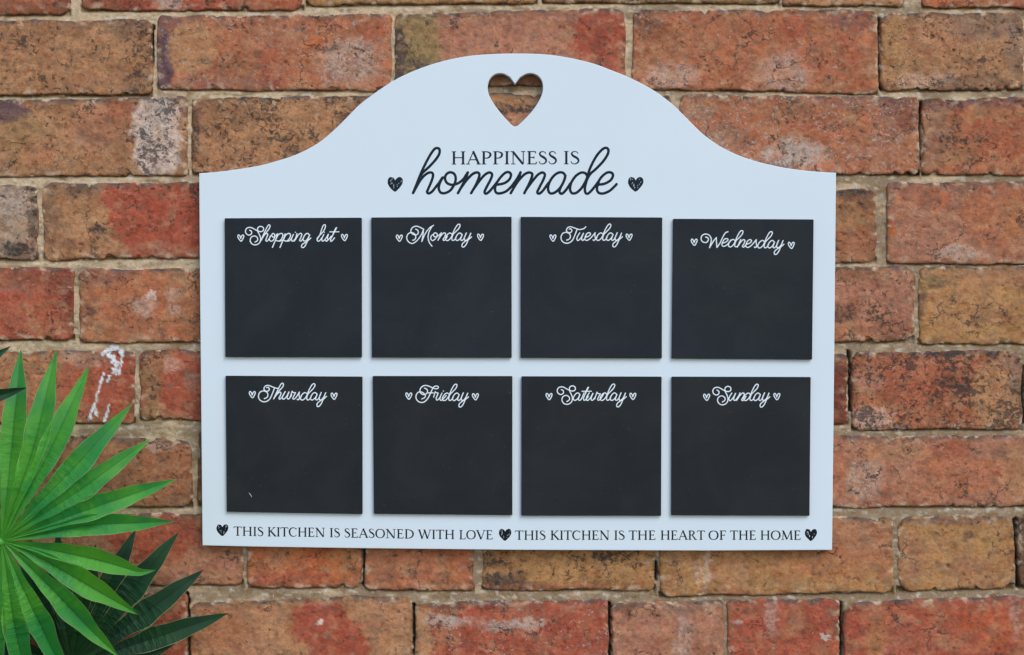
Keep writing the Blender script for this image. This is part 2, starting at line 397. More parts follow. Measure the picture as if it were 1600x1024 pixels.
# x0, x1, top(left), top(right), bottom(left), bottom(right), base colour, patches, soot, lime, flecks, corner radius
BR = [
 # course 0, only its lower edge in the picture
 (-255, 108, -98, -98, 22, 22, RED, [(60, 0, 60, 30, BROWN, .7), (105, 10, 14, 20, DRED, .8)], .35, .2, 0, 14),
 (127, 472, -98, -98, 16, 15, RED, [(185, 0, 60, 20, DRED, .8), (262, 0, 20, 22, PALE, .7), (440, 0, 40, 20, ORANGE, .7)], .45, .3, 0, 14),
 (478, 838, -104, -104, 8, 4, OCHRE, [(600, 0, 80, 20, OLIVE, .7)], .2, .3, 0, 6),
 (848, 1216, -104, -104, 3, 5, OLIVE, [(900, 0, 80, 20, BROWN, .6)], .5, .2, 0, 6),
 (1224, 1410, -100, -98, 8, 9, TAN, [], .3, .3, 0, 6),
 (1442, 1800, -100, -100, 11, 13, ORANGE, [(1450, 5, 20, 20, FLAME, .7), (1590, 0, 40, 40, RED, .7)], .4, .2, 0, 6),
 # course 1
 (-135, 236, 34, 32, 149, 149, TAN, [(205, 45, 35, 16, SOOT, .55), (40, 60, 60, 30, BROWN, .4), (150, 90, 60, 30, TAN, .6), (215, 130, 26, 20, SOOT, .5), (120, 128, 60, 14, BROWN, .5), (222, 80, 12, 40, BROWN, .6)], .58, .12, 0, 8),
 (246, 611, 26, 22, 138, 142, ORANGE, [(256, 95, 14, 46, PURPLE, .95), (262, 40, 26, 14, PURPLE, .7), (300, 75, 34, 40, TAN, .9), (390, 105, 50, 30, BROWN, .5), (425, 100, 20, 40, RED, .8), (495, 68, 18, 14, FLAME, .8), (580, 55, 22, 40, RED, .5), (545, 95, 50, 36, PALE, .45), (430, 55, 46, 26, ROSE, .7), (350, 130, 80, 10, PURPLE, .5)], .40, .45, .4, 7),
 (617, 976, 22, 14, 133, 133, ROSE, [(650, 70, 36, 70, OLIVE, .95), (624, 90, 12, 50, SOOT, .9), (648, 98, 22, 10, SOOT, .7), (760, 50, 80, 26, ROSE, .8), (840, 60, 60, 40, ROSE, .6), (940, 60, 40, 60, RED, .9), (935, 78, 12, 40, DRED, .7), (800, 125, 50, 16, BROWN, .7)], .40, .15, .2, 9),
 (989, 1371, 16, 17, 138, 146, ORANGE, [(1010, 35, 30, 16, SOOT, .6), (1050, 118, 40, 20, PALE, .5), (1130, 60, 70, 40, ORANGE, .7), (1225, 115, 40, 34, PALE, .4), (1240, 45, 26, 20, RED, .7), (1300, 90, 50, 36, RED, .35), (1330, 34, 40, 14, PURPLE, .6), (1050, 70, 60, 30, BROWN, .4)], .34, .40, .4, 10),
 (1377, 1598, 22, 20, 141, 140, TAN, [(1395, 75, 20, 50, OCHRE, .7), (1540, 40, 60, 22, GREY, .7), (1470, 60, 50, 30, ROSE, .4), (1450, 125, 50, 12, PALE, .4), (1520, 130, 60, 14, SOOT, .5), (1585, 80, 12, 50, GREY, .6)], .55, .10, 0, 11),
 (1607, 1960, 22, 22, 141, 141, BROWN, [], .4, .2, 0, 9),
 # course 2
 (-70, 292, 159, 152, 275, 273, TAN, [(10, 172, 34, 18, PURPLE, .9), (90, 185, 50, 40, TAN, .5), (35, 215, 36, 36, OLIVE, .6), (60, 240, 26, 22, ORANGE, .5), (150, 200, 40, 36, ROSE, .7), (195, 200, 26, 56, BROWN, .8), (185, 170, 34, 18, RED, .5), (245, 215, 36, 70, PALE, .95), (262, 165, 30, 14, PALE, .7)], .50, .30, .1, 7),
 (301, 668, 153, 150, 272, 272, TAN, [(318, 185, 22, 30, BROWN, .7), (306, 215, 8, 50, SOOT, .7), (385, 180, 50, 14, SOOT, .35), (460, 190, 50, 40, TAN, .7), (360, 245, 50, 20, BROWN, .5), (520, 170, 30, 50, TAN, .5)], .66, .06, 0, 8),
 (676, 1048, 147, 147, 272, 272, TAN, [(800, 187, 60, 16, ROSE, .8), (780, 170, 50, 7, SOOT, .8), (830, 170, 30, 6, SOOT, .7), (1036, 160, 26, 20, GREY, .7)], .45, .1, 0, 7),
 (1063, 1436, 149, 152, 270, 272, ORANGE, [(1090, 175, 34, 16, GREY, .55), (1130, 220, 40, 26, GREY, .5), (1180, 175, 60, 20, ORANGE, .7), (1240, 170, 50, 14, BROWN, .7), (1240, 240, 50, 24, PALE, .55), (1200, 262, 50, 14, DARK, .4), (1280, 190, 30, 30, RED, .3), (1410, 180, 36, 30, PURPLE, .40), (1350, 165, 70, 9, PURPLE, .45), (1370, 230, 50, 30, ROSE, .6)], .40, .52, .35, 6),
 (1443, 1812, 155, 152, 272, 273, ORANGE, [(1470, 162, 60, 12, PURPLE, .7), (1560, 158, 40, 12, PURPLE, .6), (1465, 215, 22, 50, GREY, .5), (1500, 225, 40, 26, BROWN, .7), (1560, 210, 50, 40, RED, .45), (1550, 180, 50, 9, OLIVE, .4), (1470, 250, 40, 12, TAN, .6)], .52, .12, 0, 7),
 # course 3
 (-310, 58, 288, 290, 405, 404, BEIGE, [(20, 320, 26, 30, PALE, .45), (52, 330, 8, 60, SOOT, .8), (25, 390, 24, 12, DARK, .85), (45, 385, 12, 14, ROSE, .6), (5, 360, 30, 40, BEIGE, .6)], .50, .45, .1, 8),
 (68, 436, 288, 284, 406, 400, TAN, [(80, 340, 14, 50, SOOT, .55), (125, 296, 34, 12, SOOT, .7), (240, 340, 62, 66, RED, 1.0), (220, 310, 60, 26, RED, 1.0), (290, 370, 40, 34, RED, .9), (310, 330, 20, 50, RED, .9), (150, 358, 14, 9, DARK, .8), (250, 388, 50, 10, ROSE, .6), (100, 385, 26, 14, BROWN, .5)], .44, .16, 0, 10),
 (445, 810, 286, 286, 404, 404, TAN, [], .4, .2, 0, 8),
 (818, 1000, 286, 286, 404, 404, RED, [], .4, .2, 0, 8),
 (1008, 1368, 291, 298, 408, 410, BROWN, [(1330, 300, 40, 10, SOOT, .8), (1320, 340, 30, 20, OCHRE, .4), (1335, 380, 30, 30, ORANGE, .6), (1320, 330, 14, 14, SOOT, .3)], .42, .08, 0, 9),
 (1387, 1760, 286, 286, 411, 413, ROSE, [(1410, 345, 30, 40, ROSE, .8), (1440, 300, 50, 20, RED, .35), (1510, 292, 20, 8, SOOT, .5), (1560, 330, 56, 56, ORANGE, .9), (1590, 350, 26, 40, OCHRE, .4), (1500, 395, 36, 12, PALE, .55), (1392, 357, 10, 9, FLAME, .9), (1413, 363, 7, 6, RED, .9), (1475, 308, 9, 7, FLAME, .8), (1470, 323, 8, 5, FLAME, .7)], .26, .40, .9, 6),
 # course 4
 (-255, 114, 419, 419, 532, 530, RED, [(92, 440, 26, 26, DRED, .8), (55, 432, 50, 8, DRED, .6), (20, 450, 40, 7, GREY, .5), (60, 490, 50, 30, ORANGE, .35), (102, 478, 12, 40, DRED, .6)], .42, .36, .1, 7),
 (125, 490, 422, 418, 535, 533, ORANGE, [(132, 460, 14, 46, BROWN, .8), (142, 485, 12, 12, SOOT, .6), (170, 432, 34, 12, PURPLE, .45), (285, 440, 34, 30, TAN, .8), (210, 465, 50, 40, ORANGE, .7), (225, 480, 20, 12, PALE, .55), (236, 461, 9, 7, PALE, .9), (300, 500, 26, 34, BROWN, .7), (200, 520, 50, 12, BROWN, .5), (270, 470, 9, 20, PALE, .4)], .42, .18, .1, 9),
 (499, 860, 418, 418, 534, 534, ORANGE, [], .4, .2, 0, 8),
 (868, 1050, 418, 418, 534, 534, TAN, [], .4, .2, 0, 8),
 (1058, 1428, 418, 417, 536, 533, ROSE, [(1330, 428, 60, 12, BROWN, .8), (1320, 490, 22, 14, DARK, .8), (1350, 470, 40, 26, ROSE, .6), (1390, 450, 34, 22, ROSE, .5), (1395, 510, 34, 20, DRED, .35), (1330, 520, 40, 14, ORANGE, .5)], .60, .14, .1, 14),
 (1436, 1792, 418, 416, 537, 536, OCHRE, [(1457, 440, 18, 12, OLIVE, .7), (1440, 470, 8, 22, SOOT, .8), (1464, 447, 12, 8, SOOT, .6), (1560, 430, 60, 16, ROSE, .5), (1500, 480, 60, 40, TAN, .7), (1470, 500, 26, 30, OCHRE, .7), (1560, 520, 60, 12, OCHRE, .5), (1590, 500, 20, 30, BROWN, .4)], .38, .05, 0, 9),
 # course 5
 (-155, 209, 550, 549, 662, 660, ORANGE, [(40, 570, 60, 40, TAN, .8), (80, 640, 24, 30, OCHRE, .5), (130, 600, 40, 40, RED, .8), (185, 600, 30, 60, RED, .9), (205, 610, 10, 50, DRED, .5), (130, 560, 34, 12, PALE, .35), (155, 640, 34, 20, RED, .7)], .30, .22, .1, 7),
 (219, 590, 549, 545, 655, 659, RED, [(238, 590, 18, 34, OLIVE, .7), (246, 545, 22, 14, BROWN, .6), (236, 638, 16, 20, OLIVE, .8), (280, 600, 30, 40, RED, .6), (300, 640, 20, 12, DARK, .4), (300, 595, 14, 16, GREY, .7), (270, 570, 14, 12, PALE, .4)], .38, .30, .1, 8),
 (598, 956, 550, 550, 664, 664, TAN, [], .4, .2, 0, 8),
 (964, 1324, 552, 553, 664, 662, DRED, [(1315, 600, 20, 40, DRED, .6)], .40, .1, 0, 8),
 (1333, 1596, 551, 549, 671, 670, ORANGE, [(1420, 590, 70, 46, RED, .5), (1360, 655, 34, 18, PALE, .6), (1360, 596, 26, 16, PALE, .25), (1480, 620, 30, 40, DRED, .40), (1560, 620, 40, 56, TAN, .9), (1588, 570, 14, 40, GREY, .7), (1550, 550, 12, 14, SOOT, .7), (1470, 552, 40, 6, SOOT, .7), (1480, 600, 22, 8, SOOT, .5)], .74, .12, .1, 10),
 (1606, 1960, 551, 549, 671, 670, BROWN, [], .5, .2, 0, 9),
 # course 6
 (-70, 299, 672, 690, 792, 792, BROWN, [(180, 740, 60, 40, BROWN, .5), (260, 730, 40, 40, ORANGE, .55), (240, 695, 16, 10, PALE, .5), (265, 700, 14, 8, PALE, .35), (200, 770, 50, 20, BROWN, .6), (280, 780, 14, 12, SOOT, .4), (130, 700, 40, 26, TAN, .35)], .44, .16, .1, 12),
 (309, 670, 672, 672, 790, 790, BROWN, [(313, 730, 9, 50, DARK, .5)], .5, .1, 0, 9),
 (678, 1044, 676, 676, 790, 790, TAN, [], .4, .2, 0, 8),
 (1052, 1234, 676, 676, 790, 790, RED, [], .4, .2, 0, 8),
 (1242, 1640, 683, 681, 793, 791, ROSE, [(1320, 700, 40, 14, ROSE, .8), (1312, 740, 14, 26, ORANGE, .8), (1350, 750, 30, 34, PALE, .4), (1400, 700, 50, 24, TAN, .55), (1480, 730, 36, 46, FLAME, .40), (1490, 700, 36, 14, RED, .5), (1540, 745, 40, 30, ORANGE, .8), (1590, 740, 24, 50, TAN, .8), (1440, 770, 60, 20, ORANGE, .6), (1570, 705, 10, 10, SOOT, .5)], .38, .34, .5, 8),
 # course 7
 (10, 379, 804, 804, 914, 913, ROSE, [(240, 840, 66, 40, RED, .9), (290, 835, 30, 30, DRED, .35), (330, 880, 46, 30, ROSE, .8), (270, 880, 34, 14, TAN, .4), (340, 900, 30, 12, TAN, .6), (200, 830, 40, 30, RED, .7)], .26, .24, .1, 9),
 (388, 564, 806, 806, 918, 919, ORANGE, [(450, 870, 26, 20, TAN, .5), (500, 880, 50, 40, FLAME, .75), (540, 870, 26, 30, OCHRE, .5), (430, 905, 40, 14, RED, .8), (480, 905, 40, 14, RED, .6), (400, 865, 14, 30, FLAME, .6)], .40, .20, .4, 8),
 (572, 740, 806, 806, 921, 923, ORANGE, [(590, 880, 30, 30, BROWN, .4), (690, 905, 14, 10, DARK, .55), (648, 897, 14, 6, SOOT, .6), (730, 880, 14, 40, RED, .4), (608, 897, 14, 7, SOOT, .3)], .34, .10, 0, 9),
 (755, 1022, 808, 808, 923, 922, OCHRE, [(800, 918, 60, 10, DRED, .8), (900, 918, 50, 9, RED, .5), (780, 905, 26, 12, SOOT, .8), (812, 905, 16, 12, SOOT, .7), (945, 870, 26, 7, SOOT, .6), (870, 890, 60, 20, OCHRE, .6), (765, 880, 14, 16, DARK, .3), (1000, 890, 16, 30, BROWN, .3)], .58, .05, 0, 8),
 (1031, 1394, 812, 808, 932, 925, OCHRE, [(1060, 870, 30, 24, TAN, .5), (1145, 890, 30, 40, ROSE, .4), (1105, 885, 5, 50, PALE, .8), (1090, 895, 6, 14, PALE, .6), (1150, 930, 50, 10, RED, .4), (1340, 840, 50, 34, ROSE, .8), (1310, 880, 60, 26, ORANGE, .7), (1380, 870, 12, 40, RED, .4), (1223, 923, 9, 6, RED, .8), (1230, 880, 40, 30, ORANGE, .4)], .26, .16, .5, 12),
 (1404, 1584, 809, 808, 924, 919, OCHRE, [(1450, 840, 40, 20, TAN, .4), (1520, 835, 50, 16, OCHRE, .6), (1420, 870, 26, 40, ROSE, .5), (1500, 880, 50, 20, TAN, .5), (1530, 895, 40, 22, ROSE, .4), (1490, 812, 60, 7, PURPLE, .6), (1515, 840, 8, 7, SOOT, .7)], .34, .14, .3, 18),
 (1593, 1900, 806, 806, 918, 918, BROWN, [(1600, 860, 12, 60, DARK, .6)], .5, .1, 0, 10),
 # course 8
 (-80, 291, 926, 926, 1044, 1044, RED, [(270, 950, 30, 14, RED, .8), (250, 990, 50, 30, RED, .6), (100, 980, 60, 60, DRED, .5)], .34, .16, 0, 8),
 (298, 644, 942, 932, 1046, 1046, TAN, [(330, 980, 50, 40, ORANGE, .7), (500, 960, 40, 22, RED, 1.0), (510, 985, 50, 26, RED, 1.0), (530, 1010, 46, 34, RED, 1.0), (500, 973, 6, 5, PALE, 1.0), (400, 1010, 40, 26, ROSE, .5), (600, 960, 40, 30, ROSE, .4), (420, 960, 30, 14, ROSE, .4)], .22, .10, 0, 12),
 (649, 950, 942, 937, 1046, 1046, RED, [(658, 985, 16, 60, TAN, .9), (800, 990, 70, 40, RED, .6), (720, 945, 70, 8, DRED, .8), (700, 970, 40, 9, PALE, .6), (780, 978, 34, 9, PALE, .5), (830, 975, 30, 8, PALE, .6), (900, 980, 50, 40, RED, .6)], .30, .46, .1, 7),
 (957, 1130, 943, 938, 1046, 1046, ROSE, [(1000, 985, 40, 40, ROSE, .5), (1070, 1000, 14, 34, PALE, .5), (1060, 955, 30, 9, GREY, .5), (1110, 950, 12, 14, PALE, .3), (975, 950, 16, 10, DARK, .6), (1100, 1000, 26, 40, ROSE, .6)], .30, .26, .1, 9),
 (1138, 1311, 938, 938, 1046, 1046, RED, [(1205, 965, 10, 30, PALE, .45), (1152, 972, 7, 6, PALE, .8), (1290, 996, 6, 5, PALE, 1.0), (1245, 974, 12, 8, GREY, .4), (1180, 1000, 30, 26, RED, .6), (1300, 960, 9, 6, SOOT, .6)], .18, .32, .1, 6),
 (1319, 1690, 941, 931, 1046, 1046, RED, [(1380, 960, 40, 20, ORANGE, .5), (1440, 950, 50, 18, FLAME, .3), (1370, 1000, 16, 34, OCHRE, .5), (1450, 1000, 80, 20, ROSE, .4), (1540, 980, 50, 40, FLAME, .35), (1335, 950, 16, 10, DRED, .6), (1588, 960, 8, 40, PALE, .35)], .24, .26, .3, 20),
]
# the wall beyond the picture, so that it goes on from any place a step away
rng = random.Random(5)
PALETTE = [TAN, ORANGE, ROSE, RED, BROWN, OCHRE, TAN, ORANGE]
TOPS = {0: (-100, 12), 1: (22, 142), 2: (152, 272), 3: (287, 406), 4: (418, 534), 5: (550, 662), 6: (680, 792), 7: (806, 920), 8: (940, 1046)}
XL, XR, CT, CB = -760, 2360, -4, 12
NB = len(BR)
def course_of(b):
    return min(TOPS, key=lambda k: abs(TOPS[k][1] - b[4]))
by_course = {}
for b in BR:
    by_course.setdefault(course_of(b), []).append(b)
for c in range(CT, CB + 1):
    if c in TOPS: y0, y1 = TOPS[c]
    elif c < 0: y1 = -112 + (c + 1) * 131; y0 = y1 - 118
    else: y0 = 1060 + (c - 9) * 131; y1 = y0 + 118
    def fillrow(x, xe, step):
        while (x < xe) if step > 0 else (x > xe):
            w = rng.choice([368, 368, 360, 178])
            a, b2 = (x, x + w) if step > 0 else (x - w, x)
            BR.append((a, b2, y0, y0, y1, y1, rng.choice(PALETTE), [((a + b2) / 2 + rng.uniform(-90, 90), (y0 + y1) / 2, 60, 40, rng.choice(PALETTE), .7)], rng.uniform(.3, .6), rng.uniform(.05, .4), 0, 9))
            x = (b2 + 10) if step > 0 else (a - 10)
    if c in by_course:
        fillrow(max(b[1] for b in by_course[c]) + 10, XR, 1)
        fillrow(min(b[0] for b in by_course[c]) - 10, XL, -1)
    else:
        fillrow(XL - rng.uniform(0, 200), XR, 1)

# splash of white paint and its runs, (points, width) in wall coordinates
SPLASH = [([(168, 553), (175, 560), (180, 572), (179, 583)], 11), ([(158, 558), (164, 552), (172, 553)], 4), ([(168, 546), (186, 545), (191, 556)], 6),
          ([(176, 540), (172, 552)], 5), ([(163, 549), (176, 544), (190, 547)], 4), ([(172, 562), (184, 566)], 5), ([(190, 552), (190, 568), (185, 586)], 2.5), ([(171, 588), (169, 596)], 5),
          ([(162, 584), (158, 596), (153, 612), (150, 628)], 2.6), ([(150, 626), (145, 640), (139, 656)], 5),
          ([(150, 640), (152, 650)], 4), ([(170, 634), (167, 648), (163, 658)], 3.5)]


def splash_mask(X, Y):
    m = np.zeros_like(X)
    if X.min() > 220 or X.max() < 120 or Y.min() > 670 or Y.max() < 530:
        return m
    wx = X + 2.2 * perlin(X / 5, Y / 5, 91); wy = Y + 2.2 * perlin(X / 5, Y / 5, 92)
    for pts, w in SPLASH:
        for (ax, ay), (bx, by) in zip(pts, pts[1:]):
            t = np.clip(((wx - ax) * (bx - ax) + (wy - ay) * (by - ay)) / ((bx - ax) ** 2 + (by - ay) ** 2), 0, 1)
            d = np.hypot(wx - ax - t * (bx - ax), wy - ay - t * (by - ay))
            ww = w * (.24 + .40 * perlin(X / 6.5, Y / 6.5, 95)); m = np.maximum(m, 1 - sstep(ww, ww + 1.5, d))
    return m * (0.75 + 0.25 * sstep(-.3, .1, perlin(X / 3, Y / 3, 93)))


wall = bpy.data.objects.new('brick_wall', None); COL.objects.link(wall)
wall.location = (0, 0.06, 0.6)
tag(wall, 'weathered red and tan brick wall with pale lime mortar joints behind the white board', 'wall')

BOARD_IN = (330, 100, 1285, 840)


def border_axis(n, length, ring):
    """positions 0..length: tight rings at both ends, regular spacing between"""
    mid = np.linspace(ring[-1], length - ring[-1], max(n, 3))
    return np.concatenate([ring[:-1], mid, (length - np.array(ring[:-1]))[::-1]])


def build_brick(k, b):
    x0, x1, t0, t1, b0, b1, base, blobs, soot, lime, fleck, rad = b
    W = x1 - x0; H = ((b0 - t0) + (b1 - t1)) / 2
    visible = not (x1 < -25 or x0 > 1625 or b0 < -12 or t0 > 1036)
    hidden = x0 > BOARD_IN[0] and x1 < BOARD_IN[2] and t0 > BOARD_IN[1] + 90 and b0 < BOARD_IN[3]
    cell = 2.1 if (visible and not hidden) else 14.0
    if cell < 3:
        ring = [0, 0.001, 0.7, 1.5, 2.6, 4.0, 6.0]
    else:
        ring = [0, 0.001, 1.5, 5.0]
    ax = border_axis(int(W / cell), W, ring); ay = border_axis(int(H / cell), H, ring)
    U, V = np.meshgrid(ax, ay)
    # rounded corners: square corner zones are squeezed onto arcs
    r = float(min(rad * 1.15 + 2, H * .3))
    cx = np.clip(U, r, W - r); cy = np.clip(V, r, H - r)
    dx = U - cx; dy = V - cy
    n2 = np.hypot(dx, dy); nm = np.maximum(np.abs(dx), np.abs(dy))
    kk = np.where((np.abs(dx) > 0) & (np.abs(dy) > 0) & (n2 > 0), nm / np.maximum(n2, 1e-9), 1)
    U2 = cx + dx * kk; V2 = cy + dy * kk
    dist = np.minimum(np.minimum(U, W - U), np.minimum(V, H - V))   # distance to the outline along the rings
    fx = U2 / W; fy = V2 / H
    x0 -= 1.2; W += 2.4; U2 = U2 * (W / (W - 2.4)); t0 -= 1.0; t1 -= 1.0; b0 += 1.0; b1 += 1.0
    fx = U2 / W
    X = x0 + U2
    Y = (t0 + (t1 - t0) * fx) * (1 - fy) + (b0 + (b1 - b0) * fx) * fy
    sd = 1000 + k * 7
    # uneven outline
    decay = np.exp(-dist / 16.0)
    amp = 1.0 + 0.0 * X
    X = X + decay * (3.4 * fbm(X / 42, Y / 42, sd, 2) + 1.3 * fbm(X / 9, Y / 9, sd + 3, 3))
    Yn = Y + decay * (4.2 * fbm(X / 60, Y / 60, sd + 5, 2) + 1.4 * fbm(X / 8, Y / 8, sd + 7, 3))
    # chips bitten out of the arris
    chip = sstep(0.36, 0.6, fbm(X / 26, Y / 26, sd + 11, 2)) * np.exp(-dist / 9.0)
    Yc = (t0 + b0) / 2
    Yn = Yn + chip * 4.5 * np.sign(Yc - Yn) * sstep(0, 20, np.abs(Yc - Yn))
    Y = Yn
    # relief in millimetres, outwards
    rr = random.Random(k)
    re = 4.2 + 3.2 * perlin(X / 40, Y / 40, sd + 13)
    q = np.clip(1 - dist / re, 0, 1)
    h = -(1 - np.sqrt(np.clip(1 - q * q, 0, 1))) * 1.9
    h = h + rr.uniform(-.4, 0.8) + rr.uniform(-.8, .8) * (fx - .5) + rr.uniform(-.6, .9) * (fy - .5)
    h = h + 0.9 * fbm(X / 70, Y / 45, sd + 19, 2) + 0.40 * fbm(X / 15, Y / 12, sd + 23, 3) + 0.16 * perlin(X / 4.5, Y / 4, sd + 27)
    pit = sstep(0.30, 0.46, fbm(X / 11, Y / 10, sd + 29, 4, .6)) * sstep(-0.1, 0.25, perlin(X / 50, Y / 40, sd + 31) + soot * .3)
    h = h - pit * 1.1 - chip * 2.0
    # the outermost ring drops behind the mortar
    h = np.where(dist < 0.0005, -16.0, h)
    # colour
    C = np.zeros(X.shape + (3,)); C[:] = alb(base)
    # slow drift between neighbour tones
    ntone = fbm(X / 55, Y / 40, sd + 37, 3)
    C *= (1 + 0.22 * ntone)[..., None]
    warm = sstep(-0.1, .4, fbm(X / 45, Y / 30, sd + 41, 3))[..., None]
    C = C * (1 - .45 * warm) + np.array(alb(BROWN if base in (TAN, OCHRE, BEIGE, OLIVE) else TAN)) * .45 * warm
    wx = X + 16 * fbm(X / 18, Y / 18, sd + 43, 4, .62); wy = Y + 15 * fbm(X / 18, Y / 18, sd + 47, 4, .62)
    for (px, py, rx, ry, bc, st) in blobs:
        d = np.hypot((wx - px) / (rx * 1.12), (wy - py) / (ry * 1.12))
        soft = 0.16 if st > .85 else 0.4
        f = (1 - sstep(1 - soft, 1 + soft * .5, d)) * min(1, st * 1.05)
        f = f * (1 if st >= .85 else (0.75 + .5 * fbm(X / 7, Y / 6, sd + 53, 2)))
        f = np.clip(f, 0, 1)[..., None]
        C = C * (1 - f) + np.array(alb(bc)) * f
    for q_, (tc, sc_, lo, wd_, st_) in enumerate((((.84, .78, .72), 40, .0, .3, .8), ((.76, .84, .92), 30, .08, .25, .75), ((1.20, 1.18, 1.14), 24, .08, .3, .8), ((.80, .66, .58), 17, .12, .25, .8), ((1.16, 1.10, 1.06), 9, .12, .3, .7), ((.70, .70, .70), 9, .16, .22, .8), ((.66, .66, .66), 5, .22, .2, .7))):
        wq = fbm(X / sc_, Y / (sc_ * .75), sd + 101 + q_ * 5, 4, .62)
        fq = (sstep(lo, lo + wd_, wq) * st_)[..., None]
        C = C * (1 - fq) + C * np.array(tc) * fq
    fq = (sstep(.10, .34, fbm(X / 28, Y / 20, sd + 151, 4, .62)) * .35)[..., None]
    C = C * (1 - fq) + np.array(alb((168, 134, 104))) * fq
    fq = (sstep(.14, .34, fbm(X / 20, Y / 15, sd + 157, 4, .62)) * .45)[..., None]
    C = C * (1 - fq) + np.array(alb((104, 86, 72))) * fq
    C = C * 1.10
    # rim: lime and soot smeared along the top arris, brown dirt on the others
    dtop = V; 
    rim = np.exp(-np.clip(dtop - 2.5, 0, 99) / 3.4) * sstep(-0.35, .25, fbm(X / 24, Y / 12, sd + 59, 3))
    rim = np.clip(rim * 1.0, 0, .9)[..., None]
    C = C * (1 - rim) + np.array(alb((86, 83, 86))) * rim
    rim2 = np.exp(-np.clip(dist - 2, 0, 99) / 3.4) * sstep(-0.2, .35, fbm(X / 18, Y / 18, sd + 61, 3))
    rim2 = np.clip(rim2 * .8, 0, .7)[..., None]
    C = C * (1 - rim2) + np.array(alb((98, 72, 50))) * rim2
    pf = (pit * .55)[..., None]
    C = C * (1 - pf) + np.array(alb((84, 62, 52))) * pf
    limef = np.exp(-dist / 7.0) * sstep(.12, .42, fbm(X / 20, Y / 14, sd + 67, 3))
    limef = np.clip(limef, 0, .7)[..., None]
    C = C * (1 - limef) + np.array(alb((196, 178, 156))) * limef
    C = C * np.array((1.01, 1.0, .99))
    sp = splash_mask(X, Y)
    h = h + sp * .5
    C = C * (1 - sp[..., None]) + np.array((.74, .78, .82)) * sp[..., None]
    msoot = soot * np.ones_like(X) * (1 - sp) + .25 * pit
    mwhite = lime * sstep(-.5, .3, fbm(X / 40, Y / 30, sd + 71, 2) + lime * .5) * (1 - sp)
    for (px, py, rx, ry, bc, st) in blobs:
        d = np.hypot((wx - px) / rx, (wy - py) / ry)
        if bc in (SOOT, DARK): msoot = msoot + .35 * (1 - sstep(.6, 1.2, d)) * st
        if bc in (PALE,): mwhite = mwhite + .45 * (1 - sstep(.6, 1.2, d)) * st; msoot = msoot + .28 * (1 - sstep(.6, 1.1, d)) * st
    mfl = np.full_like(X, fleck)
    G = np.stack([np.clip(msoot, 0, 1), np.clip(mwhite, 0, 1), mfl], -1)
    WX = (X - 800) * S; WZ = ZC + (512 - Y) * S
    me = grid_mesh('brick', WX, -h * .001, WZ, {'Col': C, 'Mask': G})
    o = link('brick', me, M_BRICK, wall)
    return o


for k, b in enumerate(BR):
    build_brick(k, b)

# mortar: one bed of lime behind the bricks, joints recessed
CRACKS = [([(1374, 30), (1372, 70), (1373, 132), (1378, 138)], 2.2), ([(1440, 160), (1438, 205), (1435, 255), (1432, 270)], 2.6),
          ([(1327, 550), (1329, 575), (1330, 640)], 2.4), ([(952, 944), (952, 985), (953, 1030)], 2.4),
          ([(1600, 575), (1600, 660)], 3.0), ([(1588, 812), (1589, 860), (1592, 915)], 2.6), ([(292, 928), (294, 985), (295, 1030)], 2.0),
          ([(1024, 880), (1025, 905)], 2.6), ([(569, 860), (569, 915)], 1.6), ([(646, 945), (648, 1030)], 1.8), ([(238, 40), (237, 90), (233, 140)], 1.5),
          ([(1315, 942), (1316, 1030)], 1.5), ([(304, 160), (302, 265)], 1.5)]


